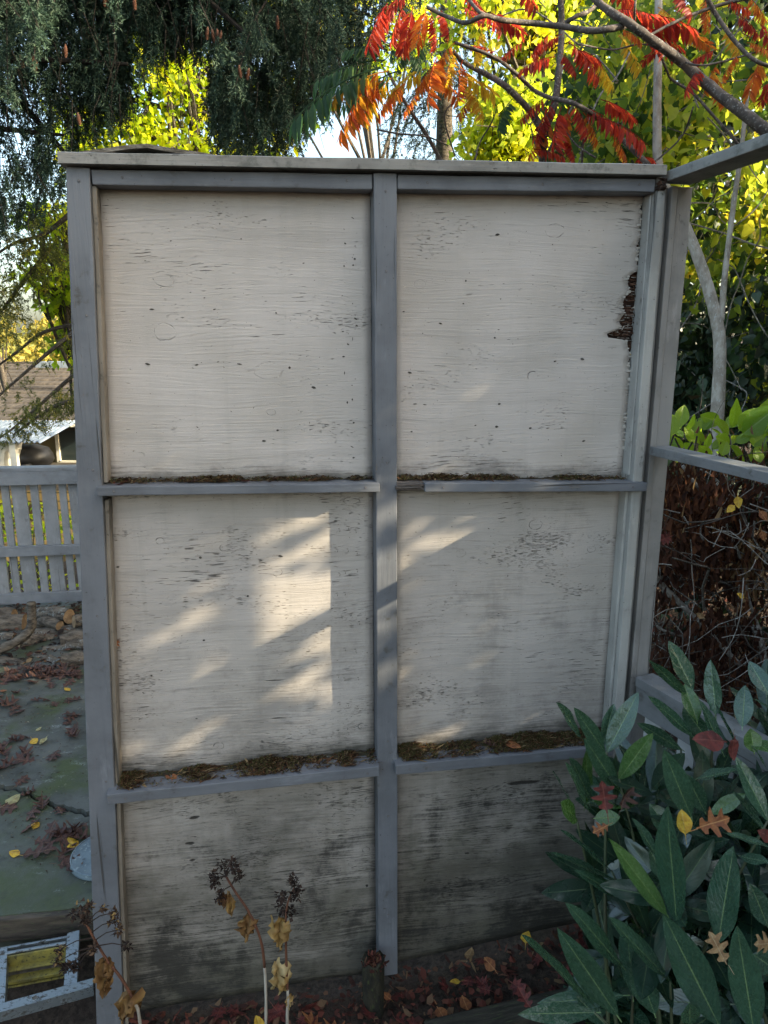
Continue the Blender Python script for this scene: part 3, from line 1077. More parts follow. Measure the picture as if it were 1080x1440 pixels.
for k in range(16):
    b = lowA + lowD * (0.035 + 0.105 * k) + rr24 * 0.012
    wdt = 0.05
    bar('baluster', Vector((b.x, b.y, lowA.z - 0.014)), Vector((b.x, b.y, 0.10)), 0.018, wdt, M['baluster'], rl, up=(lowD.x, lowD.y, 0))
bar('bottom_rail', Vector((lowA.x, lowA.y, 0.075)) + rr24 * 0.013, Vector((lowA.x, lowA.y, 0.09)) + rr24 * 0.013 + lowD * 2.2, 0.022, 0.05, M['rail'], rl)

# little rotted corner knot where the rails meet the header
o = part('rotten_corner', None or (lambda mb: (
    [mb.add(*tube_arrays([wl(*onwall(930, 258, .047)[:1], .048, onwall(930, 258, .047)[1]) + Vector((random.uniform(-.012, .010), random.uniform(-.004, .004), random.uniform(-.014, .01))) for q in range(3)], [.0016, .0030, .0012], 5)) for k in range(16)],
    mb.mesh('rotten_corner'))[1])(MB()), M['rot'], rl)

# ================================================================== debris on the ledges
M['debris'] = flake_mat('dry_needles', [(0, (0.02, 0.015, 0.01)), (0.35, (0.06, 0.032, 0.018)), (0.6, (0.15, 0.07, 0.032)), (0.8, (0.06, 0.068, 0.022)), (1, (0.30, 0.20, 0.11))], 0.9, 0.05)
M['humus'] = simple_mat('humus', (0.030, 0.022, 0.015), (0.050, 0.042, 0.022), 60, 0.95, (1, 1, 1), 1.0, 0.006, c3=(0.055, 0.06, 0.022))


def ledge_debris(u0, u1, z0, z1, dmax, hgt, n, green, label):
    nu, nd_ = 150, 7
    V, F = [], []
    for i in range(nu + 1):
        t = i / nu
        u = u0 + (u1 - u0) * t
        z = z0 + (z1 - z0) * t
        amt = 0.48 + 1.15 * noise.noise((u * 7, 3, z0 * 9)) + 0.7 * noise.noise((u * 31, 1, z0))
        amt = min(max(amt, 0.03), 1.4)
        for k in range(nd_ + 1):
            q = k / nd_
            d = 0.0022 + q * dmax * min(1, max(.12, 0.30 + 0.75 * amt * (.7 + .6 * noise.noise((u * 40, 8, 1)))))
            h = hgt * amt * (1 - q) ** 1.3 + 0.006 * noise.noise((u * 75, d * 75, 2)) * (1 - q) + 0.004 * noise.noise((u * 190, d * 190, 7)) * (1 - q)
            V.append(wl(u, d, z + max(h, -0.0004) + 0.0006))
    for i in range(nu):
        for k in range(nd_):
            q = i * (nd_ + 1) + k
            F.append((q, q + 1, q + nd_ + 2, q + nd_ + 1))
    # needles, bits of leaf and moss tufts strewn over it
    mb = MB()
    for k in range(n):
        u = random.uniform(u0, u1)
        t = (u - u0) / (u1 - u0)
        z = z0 + (z1 - z0) * t
        amt = min(max(0.48 + 1.15 * noise.noise((u * 7, 3, z0 * 9)) + 0.6 * noise.noise((u * 31, 1, z0)), 0.05), 1.3)
        if random.random() > amt:
            continue
        q = random.random() ** 1.3
        d = 0.003 + q * dmax * 0.98
        P = wl(u, d, z + hgt * amt * (1 - q) + 0.0012)
        if random.random() < green:
            for b in range(3):
                tip = Vector((random.uniform(-.004, .004), random.uniform(-.004, .002), random.uniform(.003, .009)))
                mb.add([P + WT * .0008, P - WT * .0008, P + tip], [(0, 1, 2)], random.uniform(.72, .85))
        else:
            l = random.uniform(.004, .02) if random.random() < .8 else random.uniform(.015, .035)
            a = random.gauss(0, 0.7)
            D = (WT * math.cos(a) + WN * math.sin(a) * 0.7 + Vector((0, 0, random.uniform(-.15, .25)))) * l
            S = Vector((0, 0, 1)).cross(D).normalized() * random.uniform(.0006, .0016 if l < .02 else .003)
            up = Vector((0, 0, random.uniform(.0, .003)))
            mb.add([P - S, P + S, P + D * .55 + S + up, P + D * .55 - S + up * 2, P + D], [(0, 1, 2, 3), (3, 2, 4)], random.choice([random.random() * .65, .95, .4, .55]))
    off = mb.n
    me1 = mb.mesh('a')
    o = link('ledge_debris', fast_mesh('ledge_debris', np.array([tuple(v) for v in V]), np.array(F), None, True), M['humus'])
    tag(o, label, 'debris', kind='stuff')
    link('needle', me1, M['debris'], o, 'stuff')


ledge_debris(-0.588, -0.03, 1.3295, 1.3195, 0.034, 0.006, 1500, 0.10, 'thin line of soil and dry needles on the upper left ledge')
ledge_debris(0.026, 0.556, 1.3185, 1.3035, 0.034, 0.006, 1400, 0.15, 'thin line of soil and moss on the upper right ledge')
ledge_debris(-0.612, -0.03, 0.6435, 0.6515, 0.056, 0.011, 7500, 0.22, 'brown needle litter heaped on the lower left ledge')
ledge_debris(0.030, 0.555, 0.6515, 0.6495, 0.058, 0.013, 7500, 0.40, 'mossy soil and needles heaped on the lower right ledge')

# ================================================================== slat fence across the patio
FA, FB = Vector((-3.75, 4.05, 0)), Vector((-0.35, 4.53, 0))
FD = (FB - FA).normalized()
fence = thing('slat_fence', FA, 'low pale grey slatted fence behind the log pile at the far side of the patio', 'fence')
FN = Vector((FD.y, -FD.x, 0))
fl = (FB - FA).length
M['fence_rail'] = paint_mat('fence_rail_paint', (0.165, 0.178, 0.20), 'x', 0.5)
up1 = Vector((0, 0, 1))
bar('cap_rail', FA + up1 * 0.885, FB + up1 * 0.885, 0.10, 0.022, M['fence_rail'], fence)
bar('top_rail', FA + up1 * 0.832 + FN * 0.034, FB + up1 * 0.832 + FN * 0.034, 0.03, 0.082, M['fence_rail'], fence)
bar('mid_rail', FA + up1 * 0.375 + FN * 0.032, FB + up1 * 0.375 + FN * 0.032, 0.03, 0.062, M['fence_rail'], fence)
bar('bottom_rail', FA + up1 * 0.07 + FN * 0.034, FB + up1 * 0.07 + FN * 0.034, 0.03, 0.065, M['fence_rail'], fence)
s = 0.02
k = 0
while s < fl - 0.1:
    wd = 0.080 if k % 2 == 0 else 0.043
    wd *= random.uniform(0.95, 1.05)
    P = FA + FD * (s + wd / 2)
    bar('slat', P + up1 * 0.045, P + up1 * 0.872 + FD * random.uniform(-.004, .004), wd, 0.018, M['slat'], fence, up=FN, bev=0.0015)
    s += wd + 0.0205
    k += 1

# ================================================================== firewood
def bark_mat(name, lichen):
    g = G(name)
    o = g.obj()
    n = g.noise(g.scale(o, (5, 22, 22)), 2.5, 6, 0.7)
    c = g.mix(g.mr(n, 0.35, 0.65), (0.15, 0.125, 0.10), (0.04, 0.033, 0.027))
    li = g.mr(g.noise(o, 34, 6, 0.75), 0.62 - lichen * 0.11, 0.70 - lichen * 0.09, 0, 0.75)
    c = g.mix(li, c, (0.21, 0.225, 0.22))
    return g.done(c, 0.9, g.bump(n, 1.0, 0.012), 0.2)


M['bark'] = bark_mat('log_bark', 0.1)
M['bark_lichen'] = bark_mat('log_bark_lichen', 1.0)
M['cut'] = simple_mat('cut_wood', (0.30, 0.20, 0.11), (0.18, 0.115, 0.065), 25, 0.8, (1, 1, 1), 0.4, c3=(0.16, 0.10, 0.06))


def make_log(A, B, r, lichen, label, bend=0.02, crook=None):
    A, B = Vector(A), Vector(B)
    t = thing('log', A, label, 'log', 'firewood logs heaped by the fence')
    side = Vector((B - A).cross(Vector((0, 0, 1)))).normalized()
    n = 9
    pts = [A.lerp(B, i / (n - 1)) + Vector((0, 0, 1)) * bend * math.sin(3.1 * i / (n - 1)) * random.uniform(.6, 1.2) for i in range(n)]
    rr = [r * random.uniform(0.93, 1.07) for _ in range(n)]
    V, F = tube_arrays(pts, rr, 12, 0.05)
    mb = MB()
    mb.add(V, F[:-2])
    part('bark', mb.mesh('bark', True), M['bark_lichen' if lichen else 'bark'], t)
    for e, sgn in ((0, -1), (n - 1, 1)):
        d = (B - A).normalized() * sgn
        s, nn = frame_from(d)
        mc = MB()
        c = pts[e] + d * 0.001
        ring = [c + s * (math.cos(a) * rr[e] * .985) + nn * (math.sin(a) * rr[e] * .985) for a in [2 * math.pi * q / 12 for q in range(12)]]
        mc.add([c + d * 0.002] + ring, [(0, q + 1, (q + 1) % 12 + 1) for q in range(12)])
        part('cut_end', mc.mesh('cut_end'), M['cut'], t)
    return t


def lg(x0, y0, x1, y1, Y0, Y1, r, lich, label):
    return make_log(at(x0, y0, Y0), at(x1, y1, Y1), r, lich, label)


lg(-70, 892, 36, 878, 3.85, 3.90, 0.060, 0, 'thick dark log at the left edge of the heap')
lg(48, 866, 97, 867, 3.98, 3.88, 0.044, 1, 'lichen covered log lying highest on the heap against the fence')
lg(104, 874, 190, 868, 3.78, 4.0, 0.037, 0, 'short log end showing beside the grey blue screen post')
lg(48, 893, 150, 891, 3.80, 3.85, 0.034, 1, 'long lichen speckled log in the middle of the heap')
lg(25, 905, 92, 904, 3.62, 3.80, 0.040, 0, 'smooth dark log with its pale cut end facing left')
lg(86, 903, 160, 893, 3.60, 3.72, 0.040, 0, 'dark log tilted behind the screen post above the lowest logs')
lg(62, 916, 150, 914, 3.58, 3.62, 0.027, 1, 'thin lichen covered branch log low in the heap')
lg(30, 929, 84, 938, 3.58, 3.42, 0.040, 1, 'knobbly pale log lowest on the heap with its cut end to the right')
lg(87, 932, 170, 925, 3.38, 3.5, 0.043, 0, 'dark log with a bright tan cut end facing left beside the post')
lg(-50, 925, 26, 915, 3.60, 3.62, 0.035, 0, 'dark log low at the left of the heap in the leaves')
lg(-80, 912, 20, 900, 3.7, 3.75, 0.04, 1, 'mossy grey log under the thick dark one')
lg(60, 880, 170, 884, 3.9, 3.95, 0.035, 0, 'dark log half buried behind the lichen speckled log')
lg(-60, 872, 20, 866, 4.05, 4.05, 0.045, 0, 'dark log at the back left of the heap under the fence')
lg(55, 877, 84, 880, 3.86, 3.80, 0.030, 0, 'short dark piece of wood wedged between two lichen covered logs')
lg(-20, 935, 34, 938, 3.45, 3.40, 0.030, 0, 'thin dark log lying lowest at the left of the heap')
lg(88, 912, 150, 908, 3.58, 3.62, 0.030, 1, 'grey log between the tilted log and the one with the tan end')
mb = MB()                                    # dark mould and leaf crumbs the heap lies in
for k in range(3600):
    x, y = random.uniform(-3.4, -1.2), random.uniform(3.36, 4.30)
    z = .014 + random.uniform(0, .035) * max(0, min(1, (y - 3.35) / .3)) * random.random()
    l = random.uniform(.008, .045)
    a = random.uniform(0, 6.28)
    D = Vector((math.cos(a), math.sin(a), random.uniform(-.2, .4))) * l
    S = Vector((-math.sin(a), math.cos(a), random.uniform(-.4, .4))) * l * random.uniform(.15, .5)
    P = Vector((x, y, z))
    mb.add([P, P + D * .5 + S, P + D, P + D * .5 - S], [(0, 1, 2), (0, 2, 3)], random.random() ** 1.6)
M['heap'] = flake_mat('heap_litter', [(0, (0.018, 0.013, 0.011)), (0.5, (0.05, 0.024, 0.018)), (0.9, (0.10, 0.045, 0.03)), (1, (0.2, 0.13, 0.07))], 0.85)
o = link('leaf_litter', mb.mesh('leaf_litter'), M['heap'])
tag(o, 'dark leaf crumbs drifted between and under the logs by the fence', 'leaf litter', kind='stuff')
st = thing('branch_stump', at(40, 900, 3.45), 'crooked grey branch standing upright out of the log pile', 'branch')
mb = MB()
mb.add(*tube_arrays(smooth_path([at(44, 847, 3.5), at(44.5, 862, 3.5), at(44, 880, 3.5), at(36, 893, 3.48), at(18, 905, 3.46), at(-10, 918, 3.44)], 4), lerp_list(0.021, 0.026, 21), 9, 0.08))
part('branch', mb.mesh('branch', True), M['bark'], st)

# ================================================================== fallen leaves
OAK = [(0.02, 0), (0.03, .10), (0.20, .17), (0.26, .25), (0.10, .30), (0.09, .37), (0.34, .46), (0.40, .56), (0.13, .57), (0.12, .65), (0.30, .76), (0.32, .85), (0.12, .83), (0.07, .93), (0.0, 1.0)]
OVAL = [(0.02, 0), (0.03, .1), (0.2, .2), (0.3, .35), (0.31, .5), (0.25, .68), (0.14, .85), (0, 1)]
STAR = [(0.02, 0), (.03, .12), (0.36, .10), (0.22, .25), (0.5, .42), (0.26, .46), (0.36, .72), (0.15, .62), (0.08, .85), (0, 1)]


def flat_leaf(name, prof, curl, wav, seed):
    V, F = [], []
    rnd = random.Random(seed)
    ph = rnd.uniform(0, 6)
    n = len(prof)
    zf = lambda x, y: curl * ((x * x) * 2.2 + (y - .5) ** 2 * 1.0) + wav * math.sin(5 * y + ph) * (0.4 + abs(x)) + wav * math.cos(7 * x + ph)
    for i, (x, y) in enumerate(prof):
        ym = i / (n - 1)
        V.append((0, ym, zf(0, ym) - 0.02))
        V.append((-x * rnd.uniform(.85, 1.1), y, zf(-x, y)))
        V.append((x * rnd.uniform(.85, 1.1), y, zf(x, y)))
    for i in range(n - 1):
        a, b = i * 3, i * 3 + 3
        F += [(a, b, b + 1, a + 1), (a + 2, b + 2, b, a)]
    # stalk
    k = len(V)
    V += [(-.012, 0, 0), (.012, 0, 0), (.008, -.28, .04), (-.008, -.28, .04)]
    F.append((k, k + 3, k + 2, k + 1))
    V = [(x, y - .45, z) for x, y, z in V]
    zm = min(z for x, y, z in V)
    V = [(x, y, z - zm) for x, y, z in V]
    me = bpy.data.meshes.new(name)
    me.from_pydata(V, [], F)
    me.update()
    return me


def dry_leaf_mat(name, c1, c2, vein):
    g = G(name)
    o = g.obj()
    n = g.noise(o, 5, 5, 0.65)
    c = g.mix(g.mr(n, 0.35, 0.65), c1, c2)
    X = g.sep(o)[0]
    c = g.mix(g.mr(g.ma('ABSOLUTE', X), 0.008, 0.022, 0.7, 0), c, vein)
    c = g.mix(g.mr(g.noise(o, 24, 3, .6), 0.66, 0.72), c, tuple(v * .35 for v in c1))
    return g.done(c, 0.6, g.bump(n, 0.4, 0.02), 0.3, None, 0.15, c)


LM = {
    'brown': dry_leaf_mat('brown_oak_leaf', (0.095, 0.045, 0.034), (0.05, 0.026, 0.022), (0.14, 0.08, 0.05)),
    'red': dry_leaf_mat('red_leaf', (0.17, 0.038, 0.030), (0.075, 0.022, 0.020), (0.2, 0.07, 0.05)),
    'yellow': dry_leaf_mat('yellow_leaf', (0.62, 0.40, 0.045), (0.45, 0.24, 0.03), (0.5, 0.36, 0.1)),
    'pale': dry_leaf_mat('pale_leaf', (0.36, 0.34, 0.17), (0.24, 0.20, 0.10), (0.4, 0.36, 0.2)),
    'orange': dry_leaf_mat('orange_leaf', (0.32, 0.125, 0.045), (0.19, 0.065, 0.03), (0.5, 0.25, 0.1)),
    'tan': dry_leaf_mat('tan_leaf', (0.33, 0.21, 0.10), (0.20, 0.11, 0.05), (0.36, 0.26, 0.15)),
}
LEAFME = {}
for i in range(3):
    for kd, pf in (('oak', OAK), ('oval', OVAL), ('star', STAR)):
        for cc in LM:
            me = flat_leaf('leaf', pf, random.uniform(.15, .6) * random.choice([1, 1, -.5]), random.uniform(.02, .07), i * 7 + len(kd))
            me.materials.append(LM[cc])
            LEAFME[(kd, cc, i)] = me


def put_leaf(P, size, kd, cc, label, group, tilt=0.25, rz=None, name=None, nrm=None):
    me = LEAFME[(kd, cc, random.randrange(3))]
    o = bpy.data.objects.new(name or {'oak': 'oak_leaf', 'oval': 'oval_leaf', 'star': 'maple_leaf'}[kd], me)
    COL.objects.link(o)
    o.location = P
    o.scale = (size,) * 3
    if nrm is None:
        o.rotation_euler = (random.gauss(0, tilt), random.gauss(0, tilt), rz if rz is not None else random.uniform(0, 6.28))
    else:
        q = Vector(nrm).to_track_quat('Z', 'Y')
        o.rotation_euler = (q.to_matrix() @ Matrix.Rotation(rz or 0, 3, 'Z')).to_euler()
    return tag(o, label, 'leaf', group)


# the ones on the patio, picked from the photograph
pat = [(30, 940), (15, 945), (50, 938), (70, 940), (100, 946), (5, 935), (25, 955), (85, 950), (60, 952), (72, 965), (66, 985), (96, 985), (107, 984), (12, 992), (20, 997), (3, 990), (24, 1002), (50, 985), (75, 990), (98, 962),
       (100, 1010), (105, 1006), (94, 1018), (108, 1030), (100, 1034), (20, 1042), (10, 1046), (30, 1038), (3, 1060), (28, 1066), (36, 1060), (15, 1075), (78, 1063), (40, 1070), (5, 1080), (45, 960), (22, 975), (88, 938), (108, 940), (112, 952),
       (38, 1118), (58, 1130), (30, 1100), (6, 1138), (48, 1143), (82, 1140), (40, 1164), (72, 1170), (95, 1172), (106, 1175), (112, 1168), (90, 1180), (98, 1215), (93, 1210), (105, 1222), (60, 1184), (100, 1190), (92, 1198), (118, 1180), (104, 1166), (88, 1172), (116, 1205)]
LY, LZ = 'brown lobed oak leaf lying on the dark green patio', 'fallen brown oak leaves on the patio'
for (x, y) in pat:
    y2 = y if y < 1112 else y
    z = 0.015 if y < 1118 else 0.002
    P = onz(x + random.uniform(-2, 2), y, z)
    put_leaf(P, random.uniform(.055, .095), 'oak', 'brown', LY, LZ, 0.22)
o = put_leaf(onz(52, 1200, 0.004), 0.115, 'oak', 'brown', 'largest dark brown oak leaf on the mossy part of the patio', None, 0.05, rz=-1.35)
for (x, y, s_, cc, lab) in [(48, 1043, .055, 'yellow', 'bright yellow leaf lying alone on the middle of the patio'), (62, 1043, .05, 'pale', 'pale leaf lying beside the bright yellow leaf on the patio'),
                            (22, 1201, .045, 'yellow', 'small yellow leaf at the tip of the largest oak leaf'), (50, 1162, .045, 'yellow', 'small yellow leaf on the mossy slab above the large oak leaf'),
                            (17, 1127, .07, 'pale', 'pale green leaf by the crack in the patio'), (102, 1188, .065, 'yellow', 'yellow leaf among brown ones beside the round metal lid'),
                            (95, 970, .045, 'yellow', 'yellow leaf on the patio below the log with the tan end'), (54, 1026, .03, 'pale', 'tiny pale leaf fragment in the middle of the patio'), (4, 972, .04, 'orange', 'small orange leaf at the left edge of the patio')]:
    put_leaf(onz(x, y, 0.016 if y < 1118 else 0.003), s_, 'oval', cc, lab, None, 0.15)
for k in range(64):                          # leaf drift below the logs
    P = onz(random.uniform(-120, 118), random.gauss(948, 5), 0.017)
    P.z += random.uniform(0, .006)
    put_leaf(P, random.uniform(.05, .085), 'oak', 'brown', LY, LZ, 0.22)
for k in range(26):
    P = onz(random.uniform(-300, 0), random.uniform(950, 1090), 0.016)
    put_leaf(P, random.uniform(.05, .09), 'oak', 'brown', LY, LZ, 0.2)

mb = MB()                                    # grit, needles and leaf crumbs on the slab
for k in range(5200):
    x, y = random.uniform(-3.2, -0.7), random.uniform(1.86, 4.2)
    zt = .0145 if y > float(np.interp(x, [p[0] for p in jag], [p[1] for p in jag])) else .0015
    if noise.noise((x * 2.5, y * 2.5, 6)) < -.1 and random.random() < .7:
        continue
    l = random.uniform(.002, .011)
    a = random.uniform(0, 6.28)
    c_, s_2 = math.cos(a) * l, math.sin(a) * l
    wv = random.uniform(.0005, .0028)
    mb.add([(x, y, zt), (x + c_ - s_2 / l * wv, y + s_2 + c_ / l * wv, zt + random.uniform(0, .003)), (x + c_ * 1.6, y + s_2 * 1.6, zt), (x + c_ + s_2 / l * wv, y + s_2 - c_ / l * wv, zt + random.uniform(0, .002))], [(0, 3, 2, 1)], random.random())
M['grit'] = flake_mat('slab_grit', [(0, (0.03, 0.02, 0.016)), (.5, (0.08, 0.045, 0.035)), (.8, (0.13, 0.11, 0.08)), (1, (0.30, 0.28, 0.22))])
o = link('grit', mb.mesh('grit'), M['grit'])
tag(o, 'scattered grit needles and leaf crumbs on the green patio', 'debris', kind='stuff')

# bed in front of the screen: fine litter plus leaves one can pick out
def bed_z(x, y):
    return ground_z(x, y)


mb = MB()
for k in range(9500):
    x, y = random.uniform(-0.75, 1.5), random.uniform(0.7, 1.72)
    if x < -0.70:
        continue
    u = (Vector((x, y, 0)) - W0).dot(WT)
    dd = (Vector((x, y, 0)) - W0).dot(WN)
    if abs(u) < 0.66 and dd < 0.006:
        continue
    z = bed_z(x, y) + random.uniform(0.0, .022) + 0.018 * noise.noise((x * 9, y * 9, 1))
    l = random.uniform(.006, .03)
    a = random.uniform(0, 6.28)
    D = Vector((math.cos(a), math.sin(a), random.uniform(-.4, .5))) * l
    S = Vector((-math.sin(a), math.cos(a), random.uniform(-.5, .5))) * random.uniform(.001, .009)
    P = Vector((x, y, z))
    mid = P + D * .5 + Vector((0, 0, random.uniform(-.004, .006)))
    mb.add([P - S * .6, P + S * .6, mid + S, P + D, mid - S], [(0, 1, 2), (0, 2, 4), (4, 2, 3)], random.random())
M['litter'] = flake_mat('leaf_litter', [(0, (0.028, 0.016, 0.012)), (0.35, (0.075, 0.028, 0.021)), (0.62, (0.155, 0.045, 0.030)), (0.85, (0.13, 0.066, 0.04)), (0.97, (0.17, 0.10, 0.055)), (1, (0.3, 0.2, 0.1))], 0.8)
o = link('leaf_litter', mb.mesh('leaf_litter'), M['litter'])
tag(o, 'dark red brown leaf litter covering the bed at the foot of the screen', 'leaf litter', kind='stuff')

LB, LBG = 'dark red maple leaf lying in the litter at the foot of the screen', 'red maple leaves in the litter bed'
for k in range(95):
    for tr in range(20):
        x, y = random.uniform(-0.45, 0.75), random.uniform(0.95, 1.60)
        P = Vector((x, y, 0))
        if (P - W0).dot(WN) > 0.03:
            break
    put_leaf((x, y, bed_z(x, y) + random.uniform(.014, .034)), random.uniform(.035, .062), 'star', random.choice(['red', 'red', 'brown']) if False else 'red', LB, LBG, 0.4)
for (x, y, kd, cc, s_, lab) in [(641, 1383, 'oval', 'yellow', .03, 'small bright yellow leaf in the litter right of the middle post'), (690, 1365, 'oval', 'orange', .05, 'narrow orange yellow leaf in the litter near the lower right panel'),
                                (739, 1332, 'oval', 'yellow', .045, 'yellow leaf in the litter just left of the big laurel leaf'), (660, 1348, 'oval', 'tan', .04, 'tan leaf in the litter close to the foot of the right panel'),
                                (758, 1309, 'star', 'red', .075, 'dull pink red maple leaf propped against the foot of the screen'), (365, 1428, 'oval', 'yellow', .05, 'yellow leaf on the ground between the pale dead stalks'),
                                (300, 1434, 'oval', 'yellow', .045, 'yellow leaf on the ground left of the pale dead stalks'), (437, 1422, 'star', 'orange', .06, 'orange leaf on the ground right of the pale dead stalks'),
                                (545, 1393, 'oval', 'orange', .03, 'little orange leaf in front of the rotted stump'), (655, 1418, 'oval', 'orange', .05, 'orange brown leaf lying by the timber edging'),
                                (620, 1425, 'oval', 'orange', .05, 'curled orange leaf behind the timber edging'), (470, 1435, 'star', 'orange', .07, 'orange red maple leaf at the bottom edge of the bed')]:
    P = onz(x, y, 0.03)
    P.z = bed_z(P.x, P.y) + 0.03
    put_leaf(P, s_, kd, cc, lab, None, 0.3)
# single leaves caught on the ledges and panels
for (x, y, d, kd, cc, s_, lab) in [(168, 683, .03, 'oak', 'red', .05, 'dark red leaf caught at the left end of the upper left ledge'), (270, 679, .03, 'oak', 'brown', .03, 'small brown leaf on the upper left ledge'),
                                   (345, 679, .03, 'oval', 'red', .025, 'small red leaf on the upper left ledge right of the middle'), (240, 1098, .035, 'oak', 'orange', .045, 'orange brown leaf on the lower left ledge'),
                                   (215, 1101, .03, 'oak', 'brown', .05, 'brown curled leaf on the lower left ledge'), (185, 1107, .035, 'oak', 'red', .06, 'dark red leaf at the left end of the lower left ledge'),
                                   (720, 1050, .04, 'oval', 'orange', .05, 'rusty needle like leaf on the lower right ledge'), (690, 1050, .035, 'oak', 'brown', .035, 'brown crumpled leaf on the lower right ledge')]:
    u, z = onwall(x, y, d)
    put_leaf(wl(u, d, z + .002), s_, kd, cc, lab, None, 0.25)
u, z = onwall(164, 905, .004)
put_leaf(wl(u, .004, z), .022, 'oak', 'orange', 'tiny rust coloured leaf stuck to the middle left panel', None, nrm=WN + Vector((0, 0, .15)), rz=2.6)

# ================================================================== round lid on the patio
lid = thing('metal_lid', onz(151, 1204, 0.002), 'round blue grey metal lid lying on the patio behind the left post', 'lid')
prof = [(0.0, .017), (0.06, .0175), (.096, .015), (.101, .0165), (.107, .0160), (.109, .014), (.1085, .004), (.112, .001), (.106, .0)]
V, F = [], []
ns = 40
for r, z in prof:
    for k in range(ns):
        a = 2 * math.pi * k / ns
        V.append((r * math.cos(a), r * math.sin(a), z))
for i in range(len(prof) - 1):
    for k in range(ns):
        F.append((i * ns + k, i * ns + (k + 1) % ns, (i + 1) * ns + (k + 1) % ns, (i + 1) * ns + k))
M['lid'] = simple_mat('galvanised', (0.15, 0.19, 0.215), (0.09, 0.12, 0.145), 14, 0.5, (1, 1, 1), 0.4, 0.002, 0.4, 0.25, c3=(0.27, 0.31, 0.32))
link('lid_body', fast_mesh('lid_body', np.array(V), np.array(F), None, True), M['lid'], lid)
mb = MB()
ringp = [Vector((.1075 * math.cos(a), .1075 * math.sin(a), .0165)) for a in [2 * math.pi * k / 40 for k in range(41)]]
mb.add(*tube_arrays(ringp, .0026, 6, cap=False))
link('rim', mb.mesh('rim', True), M['lid'], lid)

# ================================================================== ladder lying in the pit
M['alu'] = None
g = G('aluminium')
o_ = g.obj()
n_ = g.noise(o_, 60, 5, 0.7)
dirt_ = g.mr(g.noise(g.scale(o_, (1, 2, 2)), 38, 7, 0.78), 0.50, 0.60)
c_ = g.mix(dirt_, (0.30, 0.33, 0.35), (0.035, 0.03, 0.025))
M['alu'] = g.done(c_, g.ma('ADD', g.ma('MULTIPLY', dirt_, 0.5), 0.36), g.bump(n_, 0.3, 0.001), 0.5, g.ma('SUBTRACT', 0.75, g.ma('MULTIPLY', dirt_, 0.75)))
M['yellow'] = simple_mat('yellow_plastic', (0.25, 0.205, 0.045), (0.14, 0.12, 0.04), 30, 0.55, (1, 1, 1), 0.3, 0.001, 0.4, c3=(0.04, 0.035, 0.02), lo=.4, hi=.62)
lz = -0.03
ld = thing('step_ladder', onz(40, 1400, lz), 'dirty aluminium step ladder with yellow step lying in the pit at bottom left', 'ladder')


def chan(name, A, B, wd, ht, th, mat, up=Vector((0, 0, 1)), lip=0.0):
    """U channel from A to B, web on top, flanges down"""
    A, B = Vector(A), Vector(B)
    x = (B - A).normalized()
    y = up.cross(x).normalized()
    z = x.cross(y)
    sec = [(-wd / 2, -ht), (-wd / 2, 0), (wd / 2, 0), (wd / 2, -ht), (wd / 2 - th, -ht), (wd / 2 - th, -th), (-wd / 2 + th, -th), (-wd / 2 + th, -ht)]
    V = [A + y * a + z * b for a, b in sec] + [B + y * a + z * b for a, b in sec]
    F = [(i, (i + 1) % 8, 8 + (i + 1) % 8, 8 + i) for i in range(8)] + [(0, 7, 6, 1), (1, 6, 5, 2), (2, 5, 4, 3), (8, 9, 14, 15), (9, 10, 13, 14), (10, 11, 12, 13)]
    mb = MB()
    mb.add([tuple(v) for v in V], F)
    return part(name, mb.mesh(name), mat, ld)


ra, rb = onz(-60, 1434, lz), onz(131, 1381, lz)
chan('side_rail', ra, rb, 0.027, 0.030, 0.003, M['alu'])
ua, ub = onz(-60, 1352, lz), onz(125, 1322, lz)
rung = onz(49, 1404, lz) + Vector((0, 0, .0012))
mb = MB()
rd = (rb - ra).normalized()
mb.add(*tube_arrays([rung + Vector((.0075 * math.cos(a), .0075 * math.sin(a), 0)) for a in [2 * math.pi * k / 20 for k in range(21)]], .0016, 6, cap=False))
part('eyelet', mb.mesh('eyelet', True), M['alu'], ld)
mb = MB()
ring = [rung + Vector((.0065 * math.cos(a), .0065 * math.sin(a), .0002)) for a in [2 * math.pi * k / 16 for k in range(16)]]
mb.add(ring, [tuple(range(16))])
part('bolt_hole', mb.mesh('bolt_hole'), M['pit'], ld)
chan('cross_brace', onz(103, 1310, lz + .002), onz(99, 1384, lz - .012), 0.032, 0.028, 0.003, M['alu'])
chan('cross_brace', onz(4, 1334, lz + .002), onz(0, 1412, lz - .012), 0.022, 0.04, 0.003, M['alu'])
# the yellow step is a channel open towards the viewer: pale top edge, yellow web, two lips
sA, sB = onz(8, 1343, lz), onz(92, 1328, lz)
dn = Vector((0.0, -0.02, -1)).normalized()
x_ = (sB - sA).normalized()
bk_ = Vector((-x_.y, x_.x, 0))
bar('step_edge', sA - x_ * .05 + bk_ * .006, sB + bk_ * .006, 0.009, 0.005, M['alu'], ld)
bar('step_web', sA + dn * .022 - x_ * .05, sB + dn * .022, 0.005, 0.036, M['yellow'], ld)
bar('step_lip', sA + dn * .041 - bk_ * .008 - x_ * .05, sB + dn * .041 - bk_ * .008, 0.020, 0.004, M['yellow'], ld)
bar('step_web', sA + dn * .056 - bk_ * .004 - x_ * .05, sB + dn * .056 - bk_ * .004, 0.004, 0.018, M['pit'], ld)
bar('step_lip', sA + dn * .068 - bk_ * .014 - x_ * .05, sB + dn * .068 - bk_ * .014, 0.030, 0.010, M['yellow'], ld)
bar('step_lip', sA + dn * .083 - bk_ * .020 - x_ * .05, sB + dn * .083 - bk_ * .020, 0.012, 0.006, M['yellow'], ld)
